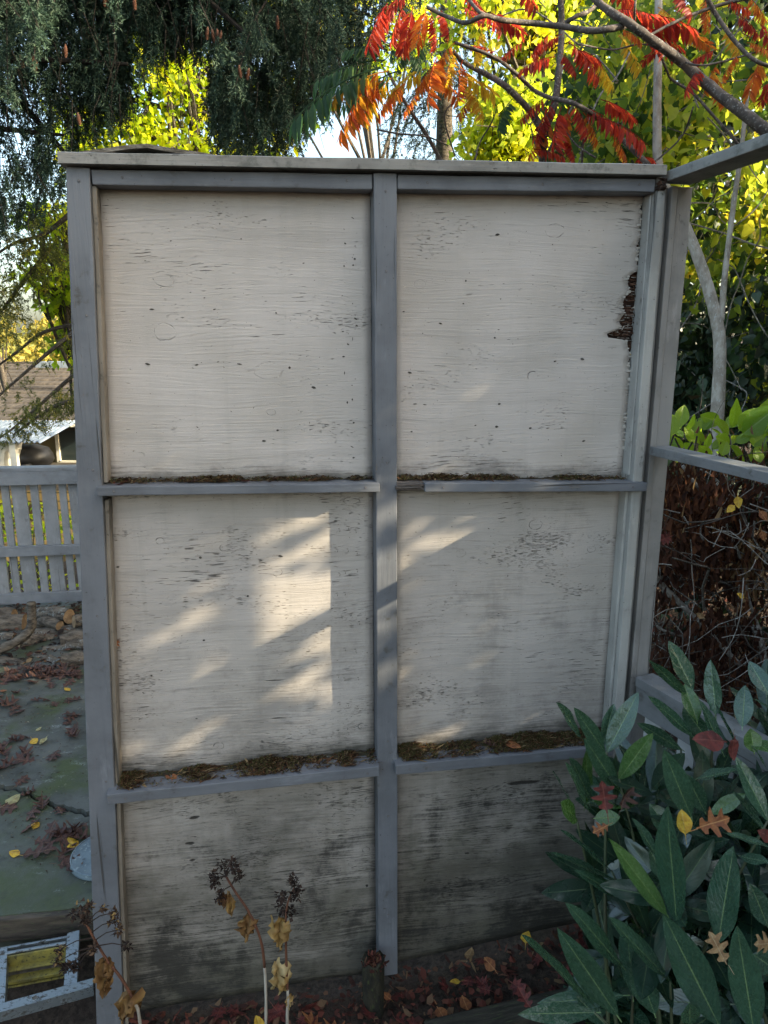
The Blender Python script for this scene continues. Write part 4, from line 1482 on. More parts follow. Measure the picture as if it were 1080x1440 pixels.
bar('side_rail', onz(-60, 1350, lz - .022), onz(112, 1319, lz - .022), 0.008, 0.026, M['alu'], ld)
e = bar('scrap_board', (-1.1, 1.40, -0.31), (-0.74, 1.60, -0.29), 0.09, 0.03, M['old_timber'], bev=0.004)
tag(e, 'scrap of brown board lying in the pit below the ladder', 'board')
e = bar('scrap_board', (-1.05, 1.30, -0.33), (-0.70, 1.42, -0.30), 0.05, 0.03, M['dark_timber'], bev=0.004)
tag(e, 'narrow dark board lying in the pit nearest the bottom edge', 'board')

# ================================================================== rotted stump of a post
V, F = [], []
ns, nh = 18, 14
sp = wl(-0.038, 0.085, 0)
base_z = bed_z(sp.x, sp.y) - 0.03
for j in range(nh + 1):
    z = base_z + (0.135 - base_z) * j / nh
    for k in range(ns):
        a = 2 * math.pi * k / ns
        r = 0.027 * (1 + 0.22 * noise.noise((math.cos(a) * 1.6, math.sin(a) * 1.6, z * 4)) + 0.16 * noise.noise((math.cos(a) * 5, math.sin(a) * 5, z * 6)))
        zz = z + (0.03 * noise.noise((math.cos(a) * 2, math.sin(a) * 2, 4)) if j > nh - 3 else 0)
        V.append((sp.x + r * math.cos(a), sp.y + r * math.sin(a), zz))
for j in range(nh):
    for k in range(ns):
        F.append((j * ns + k, j * ns + (k + 1) % ns, (j + 1) * ns + (k + 1) % ns, (j + 1) * ns + k))
V.append((sp.x, sp.y, 0.112))
F = [tuple(f) for f in F] + [(nh * ns + k, nh * ns + (k + 1) % ns, len(V) - 1) for k in range(ns)]
mb = MB()
mb.add(V, F)
stp = thing('rotted_stump', (sp.x, sp.y, base_z), 'dark rotted post stump with crumbling top beside the middle post', 'stump')
M['stump'] = simple_mat('rotten_stump', (0.035, 0.03, 0.018), (0.015, 0.013, 0.010), 14, 0.95, (3, 3, 1), 1.0, 0.008, c3=(0.045, 0.05, 0.018))
part('stump_body', mb.mesh('stump_body', True), M['stump'], stp)
mb = MB()
for k in range(160):
    a, r = random.uniform(0, 6.28), 0.026 * math.sqrt(random.random())
    P = Vector((sp.x + r * math.cos(a), sp.y + r * math.sin(a), 0.122 + random.uniform(0, .025) * (1 - r / .03)))
    D = Vector((random.gauss(0, 1), random.gauss(0, 1), random.gauss(0, .7))).normalized() * random.uniform(.006, .018)
    S = D.cross(Vector((0.3, .2, 1))).normalized() * random.uniform(.001, .005)
    mb.add([P - S, P + S, P + D + S * .5, P + D - S * .5], [(0, 1, 2, 3)], random.uniform(0, .9))
part('crumbs', mb.mesh('crumbs'), M['litter'], stp, 'stuff')

# ================================================================== dead flower stalks
M['stem_pale'] = simple_mat('pale_dead_stem', (0.40, 0.35, 0.29), (0.20, 0.16, 0.12), 60, 0.8, (1, 1, 0.2), 0.4)
M['stem_red'] = simple_mat('red_brown_stem', (0.16, 0.065, 0.035), (0.07, 0.03, 0.02), 60, 0.7, (1, 1, 0.2), 0.4)
M['seed'] = flake_mat('seed_head', [(0, (0.022, 0.015, 0.013)), (0.6, (0.055, 0.034, 0.026)), (0.9, (0.12, 0.07, 0.04)), (1, (0.32, 0.20, 0.07))], 0.9, 0.05)
M['dead_leaf'] = flake_mat('withered_leaf', [(0, (0.10, 0.045, 0.02)), (0.4, (0.22, 0.12, 0.05)), (0.75, (0.40, 0.25, 0.09)), (1, (0.50, 0.38, 0.20))], 0.75, 0.2)


def stalk(label, path, r0, r1, splitz, heads, leaves, Y, group='dead flower stalks in front of the screen'):
    pts = [at(x, y, Y + dy) for (x, y, dy) in path]
    t = thing('dead_stalk', pts[0], label, 'plant', group)
    P = smooth_path(pts, 5)
    n = len(P)
    rad = lerp_list(r0, r1, n)
    cut = max(2, int(n * splitz))
    mb = MB()
    mb.add(*tube_arrays(P[:cut + 1], rad[:cut + 1], 8, 0.10))
    part('stem', mb.mesh('stem', True), M['stem_pale'], t)
    mb = MB()
    mb.add(*tube_arrays(P[cut:], rad[cut:], 8, 0.06))
    part('upper_stem', mb.mesh('upper_stem', True), M['stem_red'], t)
    top = P[-1]
    for (x, y, r, tone) in heads:
        c = at(x, y, Y + random.uniform(-.02, .02))
        mb = MB()
        br = min(P[int(n * .72):], key=lambda q: (q - c).length)
        mid = br.lerp(c, .5) + Vector((0, 0, .006))
        mb.add(*tube_arrays([br, mid, c], [.0013, .001, .0008], 5), .3)
        R = r * Y / 1000.0
        for k in range(int(26 + R * 2300)):
            d = Vector((random.gauss(0, 1), random.gauss(0, 1), random.gauss(0, 1))).normalized()
            p = c + d * R * random.random() ** .5
            D = (d + Vector((random.gauss(0, .6), random.gauss(0, .6), random.gauss(0, .6) - .3))).normalized() * random.uniform(.004, .010)
            S = D.cross(Vector((.2, .5, 1))).normalized() * random.uniform(.0012, .004)
            C_ = Vector((random.uniform(-.002, .002), random.uniform(-.002, .002), random.uniform(-.003, .003)))
            mb.add([p - S, p + S, p + D + C_, p + D * .5 - S + C_], [(0, 1, 2), (0, 2, 3)], min(1, max(0, random.gauss(tone, .22))))
        part('seed_head', mb.mesh('seed_head'), M['seed'], t)
    for (x, y, wpx, hpx, tone, ang) in leaves:         # hanging crumpled leaf
        a0 = at(x, y - hpx / 2, Y)
        Wd, H = wpx * 1.35 * Y / 1000, hpx * Y / 1000 / 0.97
        V, F = [], []
        nu, nv = 9, 16
        ph = random.uniform(0, 9)
        sd_ = random.uniform(0, 50)
        ca, sa = math.cos(ang), math.sin(ang)
        for j in range(nv + 1):
            v = j / nv
            prof_ = math.sin(math.pi * min(1, (v + .06) ** .8)) ** .45 * (0.86 + .45 * noise.noise((v * 9, ph, 0)))
            for i in range(nu + 1):
                q = i / nu * 2 - 1
                ex = Wd * .5 * q * max(prof_, .10)
                dy = 0.4 * Wd * math.sin(q * 5 + ph + 2.5 * v) + .5 * Wd * noise.noise((q * 2.5, v * 6, sd_)) + .2 * Wd * noise.noise((q * 6, v * 14, sd_))
                ex += .24 * Wd * noise.noise((q * 3, v * 7, sd_ + 9))
                ez = -H * v + .06 * H * noise.noise((q * 3, v * 2, sd_ + 3))
                V.append(a0 + Vector((ex * ca - ez * sa, dy * .6, ex * sa + ez * ca)))
        for j in range(nv):
            for i in range(nu):
                q = j * (nu + 1) + i
                F.append((q, q + 1, q + nu + 2, q + nu + 1))
        mb = MB()
        mb.add([tuple(v) for v in V], F, np.clip(tone + np.array([0.35 * noise.noise((v[0] * 60, v[1] * 60, v[2] * 60)) for v in V]), 0, 1))
        part('withered_leaf', mb.mesh('withered_leaf', True), M['dead_leaf'], t)
    return t


stalk('dead stalk with white base and red brown bent top left of its neighbour', [(374, 1585, 0), (374, 1440, 0), (374, 1400, 0), (372, 1360, 0), (366, 1320, 0), (350, 1283, 0), (332, 1256, 0), (318, 1233, 0)], .0033, .0022, .42,
      [(314, 1216, 11, .3), (326, 1213, 9, .3), (303, 1240, 11, .25), (336, 1230, 9, .3), (308, 1262, 9, .2), (329, 1222, 8, .3), (300, 1230, 8, .3)], [(322, 1276, 13, 42, .55, .05), (349, 1310, 24, 44, .35, -.1), (313, 1270, 13, 24, .05, .1)], 1.20)
stalk('dead stalk with two large tan withered leaves hanging along it', [(405, 1585, 0), (404, 1440, 0), (405, 1405, 0), (403, 1370, 0), (402, 1320, 0), (402, 1290, 0), (405, 1268, 0), (414, 1248, 0)], .0036, .0016, .36,
      [(398, 1273, 15, .25), (408, 1283, 10, .2), (415, 1245, 9, .3), (420, 1252, 7, .3), (414, 1260, 8, .3), (396, 1262, 9, .3), (411, 1236, 6, .3)], [(393, 1318, 30, 52, .68, .02), (393, 1383, 28, 58, .85, .02), (408, 1412, 12, 26, .8, -.1)], 1.22)
stalk('dead stalk with brown withered leaves leaning over the ladder at bottom left', [(206, 1585, 0), (197, 1440, 0), (188, 1408, 0), (172, 1378, 0), (152, 1352, 0), (138, 1330, 0), (128, 1312, 0), (122, 1300, 0)], .0036, .0020, .30,
      [(114, 1278, 12, .55), (124, 1276, 9, .6), (104, 1286, 9, .4), (160, 1296, 10, .6), (166, 1308, 8, .7), (160, 1283, 6, .7), (132, 1333, 8, .7), (98, 1360, 8, .3), (108, 1358, 8, .2), (92, 1362, 7, .2), (120, 1293, 7, .5), (84, 1335, 8, .6), (82, 1352, 7, .6), (146, 1277, 5, .7), (178, 1330, 7, .1)],
      [(143, 1382, 26, 62, .35, .06), (186, 1424, 34, 56, .42, -.35), (152, 1372, 14, 50, .25, -.05)], 1.18)

# ================================================================== neighbour's house
house = thing('house', at(60, 660, 13.0) + Vector((0, 0, -2.2)), 'low house with brown shingle roof beyond the slat fence on the left', 'house')
M['shingle'] = simple_mat('roof_shingle', (0.085, 0.070, 0.056), (0.045, 0.038, 0.033), 2.5, 0.9, (6, 1, 1), 0.5, 0.01, c3=(0.12, 0.10, 0.08))
M['siding'] = simple_mat('olive_siding', (0.24, 0.175, 0.075), (0.20, 0.145, 0.06), 2, 0.7, (1, 1, 1), 0.2)
M['white'] = simple_mat('white_trim', (0.72, 0.68, 0.58), (0.6, 0.56, 0.48), 4, 0.6, (1, 1, 1), 0.2)
g = G('window_glass')
M['glass'] = g.done((0.03, 0.04, 0.04), 0.08, None, 0.8)
EV, RG = at(50, 592, 12.0), at(50, 511, 17.0)
x0r, x1r = -12.0, -4.4
nC = 13
for i in range(nC):                         # shingle courses, each lapped over the one below
    a, b = i / nC, (i + 1) / nC + 0.012
    ya, yb = EV.y + (RG.y - EV.y) * a, EV.y + (RG.y - EV.y) * b
    za, zb = EV.z + (RG.z - EV.z) * a, EV.z + (RG.z - EV.z) * b
    V, F = [], []
    nn = 36
    for k in range(nn + 1):
        x = x0r + (x1r - x0r) * k / nn
        j_ = random.uniform(-.02, .02)
        V += [(x, ya + j_, za + .035), (x, yb, zb + .004), (x, ya + j_, za - .01)]
    for k in range(nn):
        q = k * 3
        F += [(q, q + 3, q + 4, q + 1), (q + 2, q + 5, q + 3, q)]
    part('shingle_course', fast_mesh('shingle_course', np.array(V), np.array(F)), M['shingle'], house)
bar('ridge_cap', (x0r, RG.y, RG.z + .02), (x1r, RG.y, RG.z + .02), 0.25, 0.04, M['shingle'], house)
bar('fascia', (x0r, EV.y + .02, EV.z - .08), (x1r, EV.y + .02, EV.z - .08), 0.04, 0.16, M['dark_timber'], house)
bar('gutter', (x0r, EV.y - .06, EV.z - .04), (x1r, EV.y - .06, EV.z - .04), 0.1, 0.1, M['white'], house)
wy = EV.y + 0.75
for i in range(16):
    zz = EV.z - 0.05 - i * 0.165
    bar('siding_board', (x0r, wy + (i % 2) * .0, zz - .08), (x1r + .3, wy, zz - .08), 0.05, 0.163, M['siding'], house, bev=0.004, up=(0, 0.10, 1))
wl_, wr_ = at(81, 600, wy), at(104, 600, wy)
wb_ = at(81, 649, wy).z
wt_ = at(81, 599, wy).z
win = bar('window', ((wl_.x + wr_.x) / 2 + .25, wy - .03, wb_), ((wl_.x + wr_.x) / 2 + .25, wy - .03, wt_), 0.05, wr_.x - wl_.x + .5, M['glass'], house, up=(1, 0, 0))
for (xa, za, xb, zb) in ((wl_.x, wb_, wl_.x, wt_), (wr_.x + .5, wb_, wr_.x + .5, wt_), (wl_.x, wb_, wr_.x + .5, wb_), (wl_.x, wt_, wr_.x + .5, wt_)):
    bar('window_frame', (xa, wy - .06, za), (xb, wy - .06, zb), 0.06, 0.07, M['white'], house, up=(0, 1, 0))
# corrugated porch roof
pc, pd = at(-60, 594, 11.7), at(56, 622, 10.4)
V, F = [], []
nn = 120
for k in range(nn + 1):
    x = pc.x + (pd.x - pc.x) * k / nn
    h = 0.018 * math.sin(k * 1.35)
    V += [(x, 11.75, pc.z + .02 + h), (x, 10.4, pd.z + h)]
F = [(2 * k, 2 * k + 2, 2 * k + 3, 2 * k + 1) for k in range(nn)]
M['corr'] = simple_mat('corrugated_sheet', (0.22, 0.25, 0.29), (0.14, 0.17, 0.20), 3, 0.4, (6, 1, 1), 0.1)
part('porch_roof', fast_mesh('porch_roof', np.array(V), np.array(F), None, True), M['corr'], house)
pp = at(20.5, 640, 10.5)
bar('porch_post', (pp.x, 10.5, pp.z - 2.6), (pp.x, 10.5, pd.z), 0.09, 0.09, M['white'], house, up=(0, 1, 0))
# porch deck and what stands on it
dz = at(50, 668, 11.0).z
bar('porch_deck', (-12, 11.3, dz - .06), (-4.2, 11.3, dz - .06), 1.9, 0.12, M['old_timber'], house)
bc = at(47, 664, 11.2)
grl = thing('barbecue', (bc.x, bc.y, dz), 'black covered barbecue on the porch under the brown roof', 'barbecue')


def lathe(name, prof, ns, mat, root, c=Vector((0, 0, 0)), smooth=True, wob=0.0):
    V, F = [], []
    for r, z in prof:
        for k in range(ns):
            a = 2 * math.pi * k / ns
            rr = r * (1 + wob * noise.noise((math.cos(a) * 2, math.sin(a) * 2, z * 5)))
            V.append((c[0] + rr * math.cos(a), c[1] + rr * math.sin(a), c[2] + z))
    for i in range(len(prof) - 1):
        for k in range(ns):
            F.append((i * ns + k, i * ns + (k + 1) % ns, (i + 1) * ns + (k + 1) % ns, (i + 1) * ns + k))
    return link(name, fast_mesh(name, np.array(V), np.array(F), None, smooth), mat, root)


M['black'] = simple_mat('black_cover', (0.012, 0.012, 0.013), (0.02, 0.02, 0.022), 5, 0.45)
lathe('cover', [(0.16, 0.0), (0.18, .08), (0.27, .14), (0.33, .22), (0.33, .30), (0.25, .40), (0.12, .45), (0, .46)], 20, M['black'], grl, wob=.15)
for (x, y, r, h, mt, lab) in [(28, 664, .13, .12, 'white', 'low white tub standing beside the porch post'), (12, 664, .20, .52, 'white', 'white bag of charcoal leaning at the left end of the porch'), (70, 664, .20, .10, 'old_timber', 'low brown tray on the porch under the window'),
                              (53, 665, .14, .13, 'cut', 'small tan pot on the porch in front of the barbecue'), (36, 664, .10, .20, 'black', 'dark bucket on the porch left of the barbecue')]:
    p = at(x, y, 10.9)
    tb = thing('porch_tub', (p.x, p.y, dz), lab, 'tub')
    lathe('tub_body', [(0, 0), (r * .85, 0.0), (r * .95, h * .5), (r, h), (r * .94, h), (r * .88, h * .3), (0, h * .25)], 16, M[mt], tb, wob=.08 if h < .5 else .3)
sk = at(4, 516, 14.0)
s_ = bar('skylight', (sk.x - .5, RG.y - 0.4, RG.z - .02), (sk.x + .25, RG.y - 0.4, RG.z - .02), 0.5, 0.14, M['corr'], None)
s_.parent = house
s_.matrix_basis = Matrix.LocRotScale(house.location, house.rotation_euler, (1, 1, 1)).inverted() @ s_.matrix_basis

# ================================================================== materials for foliage
M['needles'] = leaf_mat('spruce_needles', [(0, (0.035, 0.026, 0.015)), (0.15, (0.018, 0.030, 0.017)), (0.5, (0.022, 0.048, 0.031)), (0.85, (0.042, 0.080, 0.052)), (1, (0.075, 0.115, 0.07))], 0.06, 0.6, 1.0)
M['needles_gold'] = leaf_mat('golden_conifer', [(0, (0.05, 0.045, 0.015)), (0.4, (0.075, 0.095, 0.028)), (0.8, (0.16, 0.16, 0.03)), (1, (0.32, 0.24, 0.03))], 0.35, 0.6, 1.4)
M['lime'] = leaf_mat('lime_leaves', [(0, (0.09, 0.15, 0.02)), (0.4, (0.30, 0.40, 0.02)), (0.75, (0.50, 0.52, 0.025)), (1, (0.68, 0.60, 0.03))], 0.66, 0.5, 1.7)
M['yellow_leaves'] = leaf_mat('yellow_tree_leaves', [(0, (0.10, 0.15, 0.02)), (0.35, (0.36, 0.44, 0.04)), (0.75, (0.60, 0.58, 0.05)), (1, (0.72, 0.60, 0.10))], 0.66, 0.5, 1.7)
M['vine'] = leaf_mat('vine_leaves', [(0, (0.028, 0.058, 0.018)), (0.35, (0.075, 0.13, 0.028)), (0.55, (0.22, 0.29, 0.035)), (0.84, (0.40, 0.42, 0.05)), (1, (0.58, 0.46, 0.06))], 0.58, 0.45, 1.7)
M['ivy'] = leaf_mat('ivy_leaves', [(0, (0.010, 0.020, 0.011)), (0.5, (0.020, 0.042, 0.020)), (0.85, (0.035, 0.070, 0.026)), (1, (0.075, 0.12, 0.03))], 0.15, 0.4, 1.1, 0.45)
M['hedge'] = leaf_mat('shade_caster_leaves', [(0, (0.02, 0.04, 0.015)), (0.6, (0.04, 0.075, 0.022)), (1, (0.08, 0.11, 0.03))], 0.08, 0.5, 1.0)  # leaves of the unseen hedge and tree added as shade casters
M['far_leaves'] = leaf_mat('far_tree_leaves', [(0, (0.09, 0.12, 0.03)), (0.5, (0.26, 0.23, 0.05)), (1, (0.45, 0.33, 0.06))], 0.4, 0.6, 1.3)
M['twig'] = simple_mat('dark_twig', (0.07, 0.055, 0.042), (0.03, 0.024, 0.02), 30, 0.85, (1, 1, 1), 0.4, c3=(0.16, 0.16, 0.14))
M['twig_pale'] = simple_mat('pale_twig', (0.26, 0.23, 0.20), (0.10, 0.085, 0.07), 26, 0.85, (1, 1, 1), 0.5, c3=(0.38, 0.38, 0.35))
M['pale_bark'] = simple_mat('pale_smooth_bark', (0.46, 0.41, 0.35), (0.26, 0.22, 0.18), 30, 0.8, (1, 1, 0.5), 0.4, 0.002, c3=(0.47, 0.45, 0.41))
M['brown_bark'] = simple_mat('brown_young_bark', (0.17, 0.115, 0.075), (0.10, 0.07, 0.05), 30, 0.8, (1, 1, 0.5), 0.4, 0.002, c3=(0.28, 0.25, 0.22))
M['sumac_bark'] = simple_mat('sumac_bark', (0.115, 0.092, 0.078), (0.055, 0.045, 0.04), 30, 0.85, (1, 1, 1), 0.5, 0.002, c3=(0.24, 0.225, 0.205))


def rnd_tint(n, mean=0.5, sd=0.25):
    return np.clip(RNG.normal(mean, sd, n), 0, 1)


# ================================================================== spruce, top left
def needle_sprays(name, starts, lens, mat, root, density=1.0, tmean=0.5, nlen=0.026, side=5, spread=0.42, leafw=0.13, dirs=None):
    """hanging branchlets clothed with needles, one mesh"""
    P, D, T, S = [], [], [], []
    tw = MB()
    for idx, (p, Ln) in enumerate(zip(starts, lens)):
        p = np.array(p)
        if dirs is None:
            ax = unit(np.array([[random.gauss(0, .22), random.gauss(0, .22), -1.0]]))[0]
        else:
            ax = unit(np.array([np.array(dirs[idx]) + np.array([random.gauss(0, .2), random.gauss(0, .2), random.gauss(0, .15)])]))[0]
        axes = [(p, ax, Ln)]
        for k in range(side):
            t = random.uniform(0.05, 0.8)
            d2 = unit(np.array([ax + np.array([random.gauss(0, spread), random.gauss(0, spread), random.gauss(0, .15)])]))[0]
            axes.append((p + ax * Ln * t, d2, Ln * random.uniform(.18, .45)))
        tm = random.gauss(tmean, 0.16)
        for (q, a, l) in axes:
            n = max(5, int(l * 230 * density))
            t = np.sort(RNG.random(n))
            sag = np.array([0, 0, -1.0]) * (t ** 2)[:, None] * l * 0.15
            P.append(q + a * (t * l)[:, None] + sag)
            D.append(a * 0.75 + RNG.normal(size=(n, 3)) * 0.55)
            T.append(np.clip(tm + RNG.normal(0, .10, n) + 0.22 * t, 0, 1))
            S.append(np.full(n, nlen) * RNG.uniform(.7, 1.25, n))
    P, D, T, S = map(np.concatenate, (P, D, T, S))
    me = cloud(name, P, S, T, T_NEEDLE, 0, leafw * 1.35, D)
    return part(name, me, mat, root, 'stuff')


def profile(xs, ys):
    return lambda x: float(np.interp(x, xs, ys))


spr = thing('spruce_tree', (-3.6, 5.6, -0.3), 'large dark spruce with drooping branchlets and brown cones filling the top left', 'tree')
mb = MB()
mb.add(*tube_arrays([(-3.6, 5.6, -0.45), (-3.58, 5.6, 2), (-3.55, 5.62, 4), (-3.5, 5.6, 7.5)], [.20, .17, .14, .07], 12, .05))
part('trunk', mb.mesh('trunk', True), M['bark'], spr)
low = profile([-300, -40, 0, 40, 80, 110, 140, 170, 190, 215, 245, 280, 295, 330, 395, 420, 455, 500, 525, 545, 580], [420, 400, 345, 335, 300, 235, 200, 185, 120, 95, 80, 95, 200, 222, 218, 200, 165, 150, 120, 60, 20])
starts, lens = [], []
while len(starts) < 6800:
    x, Y = random.uniform(-300, 570), random.uniform(4.2, 5.7)
    b = low(x)
    y = -330 + (b + 330) * random.random() ** 0.75
    L_ = random.uniform(.12, .34)
    if y + L_ / Y * 1000 * 0.97 > b + random.uniform(-25, 12):
        continue
    # open clumping so that light comes through
    P = at(x, y, Y)
    if noise.noise((P.x * 2.6, P.y * 2.6, P.z * 2.6)) < -0.22 and y > -40:
        continue
    if x < 165 and y > 90 and random.random() < .5:
        continue
    if x > 330 and y < 90 and random.random() < .35:
        continue
    if x > 430 and random.random() < (x - 430) / 170:
        continue
    if 175 < x < 295 and y > 35 and random.random() < .9:
        continue
    starts.append(P)
    lens.append(L_)
needle_sprays('crown', starts, lens, M['needles'], spr, 0.95, 0.42, .028, 5, .5, .17)
# front boughs: brush-like, arching out and down
bstarts, blens, bdirs, bpaths = [], [], [], []
nb_ = 0
while nb_ < 64:
    x0 = random.uniform(-300, 500)
    y0 = random.uniform(-320, 10)
    x1 = x0 + random.uniform(-110, 150)
    y1 = y0 + random.uniform(70, 330)
    if y1 > low(x1) - 45 or (170 < x1 < 300 and y1 > 30) or x1 > 500:
        continue
    Yb = random.uniform(3.55, 4.3)
    A, B = at(x0, y0, Yb + .35), at(x1, y1, Yb)
    mid = A.lerp(B, .5) + Vector((0, 0, random.uniform(.05, .16)))
    P = smooth_path([A, mid, B], 9)
    bpaths.append(P)
    ax = (B - A).normalized()
    sd_ = ax.cross(Vector((0, 1, .2))).normalized()
    for k in range(46):
        t = random.random() ** .8
        q = P[min(int(t * (len(P) - 1)), len(P) - 2)].lerp(P[min(int(t * (len(P) - 1)) + 1, len(P) - 1)], random.random())
        sg = random.choice([-1, 1])
        bstarts.append(tuple(q))
        blens.append(random.uniform(.06, .17) * (1.15 - .5 * t))
        bdirs.append(tuple(ax * random.uniform(.4, 1.0) + sd_ * sg * random.uniform(.2, .9) + Vector((0, random.uniform(-.4, .2), -random.uniform(.3, .9)))))
    nb_ += 1
needle_sprays('front_boughs', bstarts, blens, M['needles'], spr, 1.5, .58, .021, 4, .5, .13, bdirs)
# boughs that carry them
mb = MB()
for (x0, y0, x1, y1, Ya) in [(-200, 60, 520, 20, 4.6), (-200, -60, 480, -90, 4.3), (-250, 150, 180, 90, 4.2), (-250, 230, 90, 190, 4.4), (120, -30, 440, 90, 5.0), (60, -120, 360, 60, 4.1), (-100, 0, 250, 40, 5.2), (250, -60, 400, 120, 4.9), (-60, 100, 120, 250, 4.5)]:
    A, B = at(x0, y0, Ya + .5), at(x1, y1, Ya)
    mdl = A.lerp(B, .5) + Vector((0, 0, .12))
    mb.add(*tube_arrays(smooth_path([A, mdl, B], 8), lerp_list(.035, .008, 17), 7, .08))
for P in bpaths:
    mb.add(*tube_arrays(P, lerp_list(.006, .002, len(P)), 5, .08))
for k in range(260):                          # bare dark hanging twigs
    x, Y = random.uniform(-100, 450), random.uniform(4, 5.2)
    y = random.uniform(-50, max(low(x) - 30, 0))
    P = at(x, y, Y)
    q = P + Vector((random.gauss(0, .06), random.gauss(0, .06), -random.uniform(.12, .35)))
    mb.add(*tube_arrays([P, P.lerp(q, .5) + Vector((random.gauss(0, .012), 0, 0)), q], [.003, .002, .001], 4))
M['bough'] = simple_mat('dark_bough', (0.028, 0.022, 0.017), (0.014, 0.011, 0.009), 30, 0.9)
part('boughs', mb.mesh('boughs'), M['bough'], spr, 'stuff')
# cones
M['cone'] = simple_mat('spruce_cone', (0.12, 0.05, 0.028), (0.06, 0.028, 0.018), 60, 0.7, (1, 1, 1), 0.4)


def cone_mesh():
    mb = MB()
    for j in range(13):
        z = -0.005 - j * 0.0065
        r = 0.015 * math.sin(math.pi * (j + 1.2) / 15) ** .7
        for k in range(8):
            a = 2 * math.pi * (k + (j % 2) * .5) / 8
            c, s = math.cos(a), math.sin(a)
            mb.add([(c * r * .5 - s * .005, s * r * .5 + c * .005, z + .004), (c * r * .5 + s * .005, s * r * .5 - c * .005, z + .004), (c * r * 1.15 + s * .004, s * r * 1.15 - c * .004, z - .005), (c * r * 1.15 - s * .004, s * r * 1.15 + c * .004, z - .005)], [(0, 1, 2, 3)], .5)
    V, F = tube_arrays([(0, 0, 0), (0, 0, -.04), (0, 0, -.09)], [.006, .010, .003], 8)
    mb.add(V, F)
    return mb.mesh('cone')


cm = cone_mesh()
cm.materials.append(M['cone'])
for (x, y) in [(292, 38), (298, 42), (305, 40), (311, 43), (28, 78), (45, 76), (51, 84), (336, 92), (109, 158), (390, 22), (148, -8), (188, -6), (92, 62), (350, 96)]:
    P = at(x, y, 3.72)
    o = link('cone', cm, None, spr)
    o.location = P - Vector(spr.location)
    o.rotation_euler = (random.uniform(-.2, .2), random.uniform(-.2, .2), random.random() * 6)
    o.scale = (.62,) * 3

# a second conifer whose boughs hang in front of the house
cf = thing('conifer_tree', (-4.1, 6.0, -0.9), 'drooping golden green conifer boughs hanging beside the house roof', 'tree')
mb = MB()
mb.add(*tube_arrays([(-4.1, 6.0, -1.1), (-4.1, 6.0, 2), (-4.0, 6.0, 6)], [.16, .13, .05], 10, .05))
part('trunk', mb.mesh('trunk', True), M['bark'], cf)
mb = MB()
starts, lens, dirs = [], [], []
for (pl, Yb) in [([(120, 455, 0), (75, 490, 0), (40, 520, 0), (8, 548, 0), (-20, 575, 0)], 5.0), ([(130, 505, 0), (80, 548, 0), (50, 575, 0), (15, 605, 0), (-15, 625, 0)], 5.2), ([(110, 455, 0), (60, 468, 0), (20, 498, 0), (-40, 540, 0)], 5.4),
                 ([(100, 300, 0), (60, 330, 0), (20, 342, 0), (-30, 375, 0)], 4.6), ([(70, 350, 0), (30, 400, 0), (0, 440, 0), (-30, 470, 0)], 4.9), ([(120, 560, 0), (80, 570, 0), (45, 592, 0), (20, 610, 0)], 5.1)]:
    P = smooth_path([at(x, y, Yb) for x, y, _ in pl], 8)
    mb.add(*tube_arrays(P, lerp_list(.016, .005, len(P)), 6, .08))
    for k in range(85 if Yb < 5.0 else 26):
        i = random.randrange(len(P))
        q = P[i]
        starts.append(tuple(q + Vector((random.gauss(0, .05), random.gauss(0, .12), random.gauss(0, .03)))))
        lens.append(random.uniform(.05, .24 if Yb < 5.0 else .13))
        dirs.append((random.gauss(0, .5), random.gauss(0, .5), -.9))
for k in range(130):                           # lower mass right beside the post
    x = random.uniform(15, 150)
    y = random.uniform(560, 600) + max(0, 90 - x) * .42 - max(0, x - 90) * .4
    starts.append(tuple(at(x, y - 20, random.uniform(4.9, 5.5))))
    lens.append(random.uniform(.06, .16))
    dirs.append((random.gauss(0, .5), random.gauss(0, .5), -.8))
part('boughs', mb.mesh('boughs'), M['twig'], cf)
needle_sprays('crown', starts, lens, M['needles_gold'], cf, .9, .42, .022, 4, .5, .20, dirs)

# dark conifer behind the sumac, above the cap
dc = thing('conifer_tree', (0.72, 9.3, 0), 'narrow dark conifer silhouetted against white sky behind the sumac', 'tree')
mb = MB()
mb.add(*tube_arrays([(0.72, 9.3, -.3), (0.72, 9.3, 4), (0.72, 9.3, 8.6)], [.14, .10, .02], 10, .05))
part('trunk', mb.mesh('trunk', True), M['bark'], dc)
starts, lens, dirs = [], [], []
for k in range(750):
    z = random.uniform(1.8, 8.3)
    R_ = 0.30 + (8.5 - z) * 0.075
    a = random.uniform(0, 6.28)
    r = R_ * random.random() ** .5
    starts.append((0.72 + r * math.cos(a), 9.3 + r * math.sin(a), z))
    lens.append(random.uniform(.15, .40))
    dirs.append((math.cos(a) * .5, math.sin(a) * .5, -1))
needle_sprays('crown', starts, lens, M['needles'], dc, .6, .30, .045, 4, .4, .15, dirs)


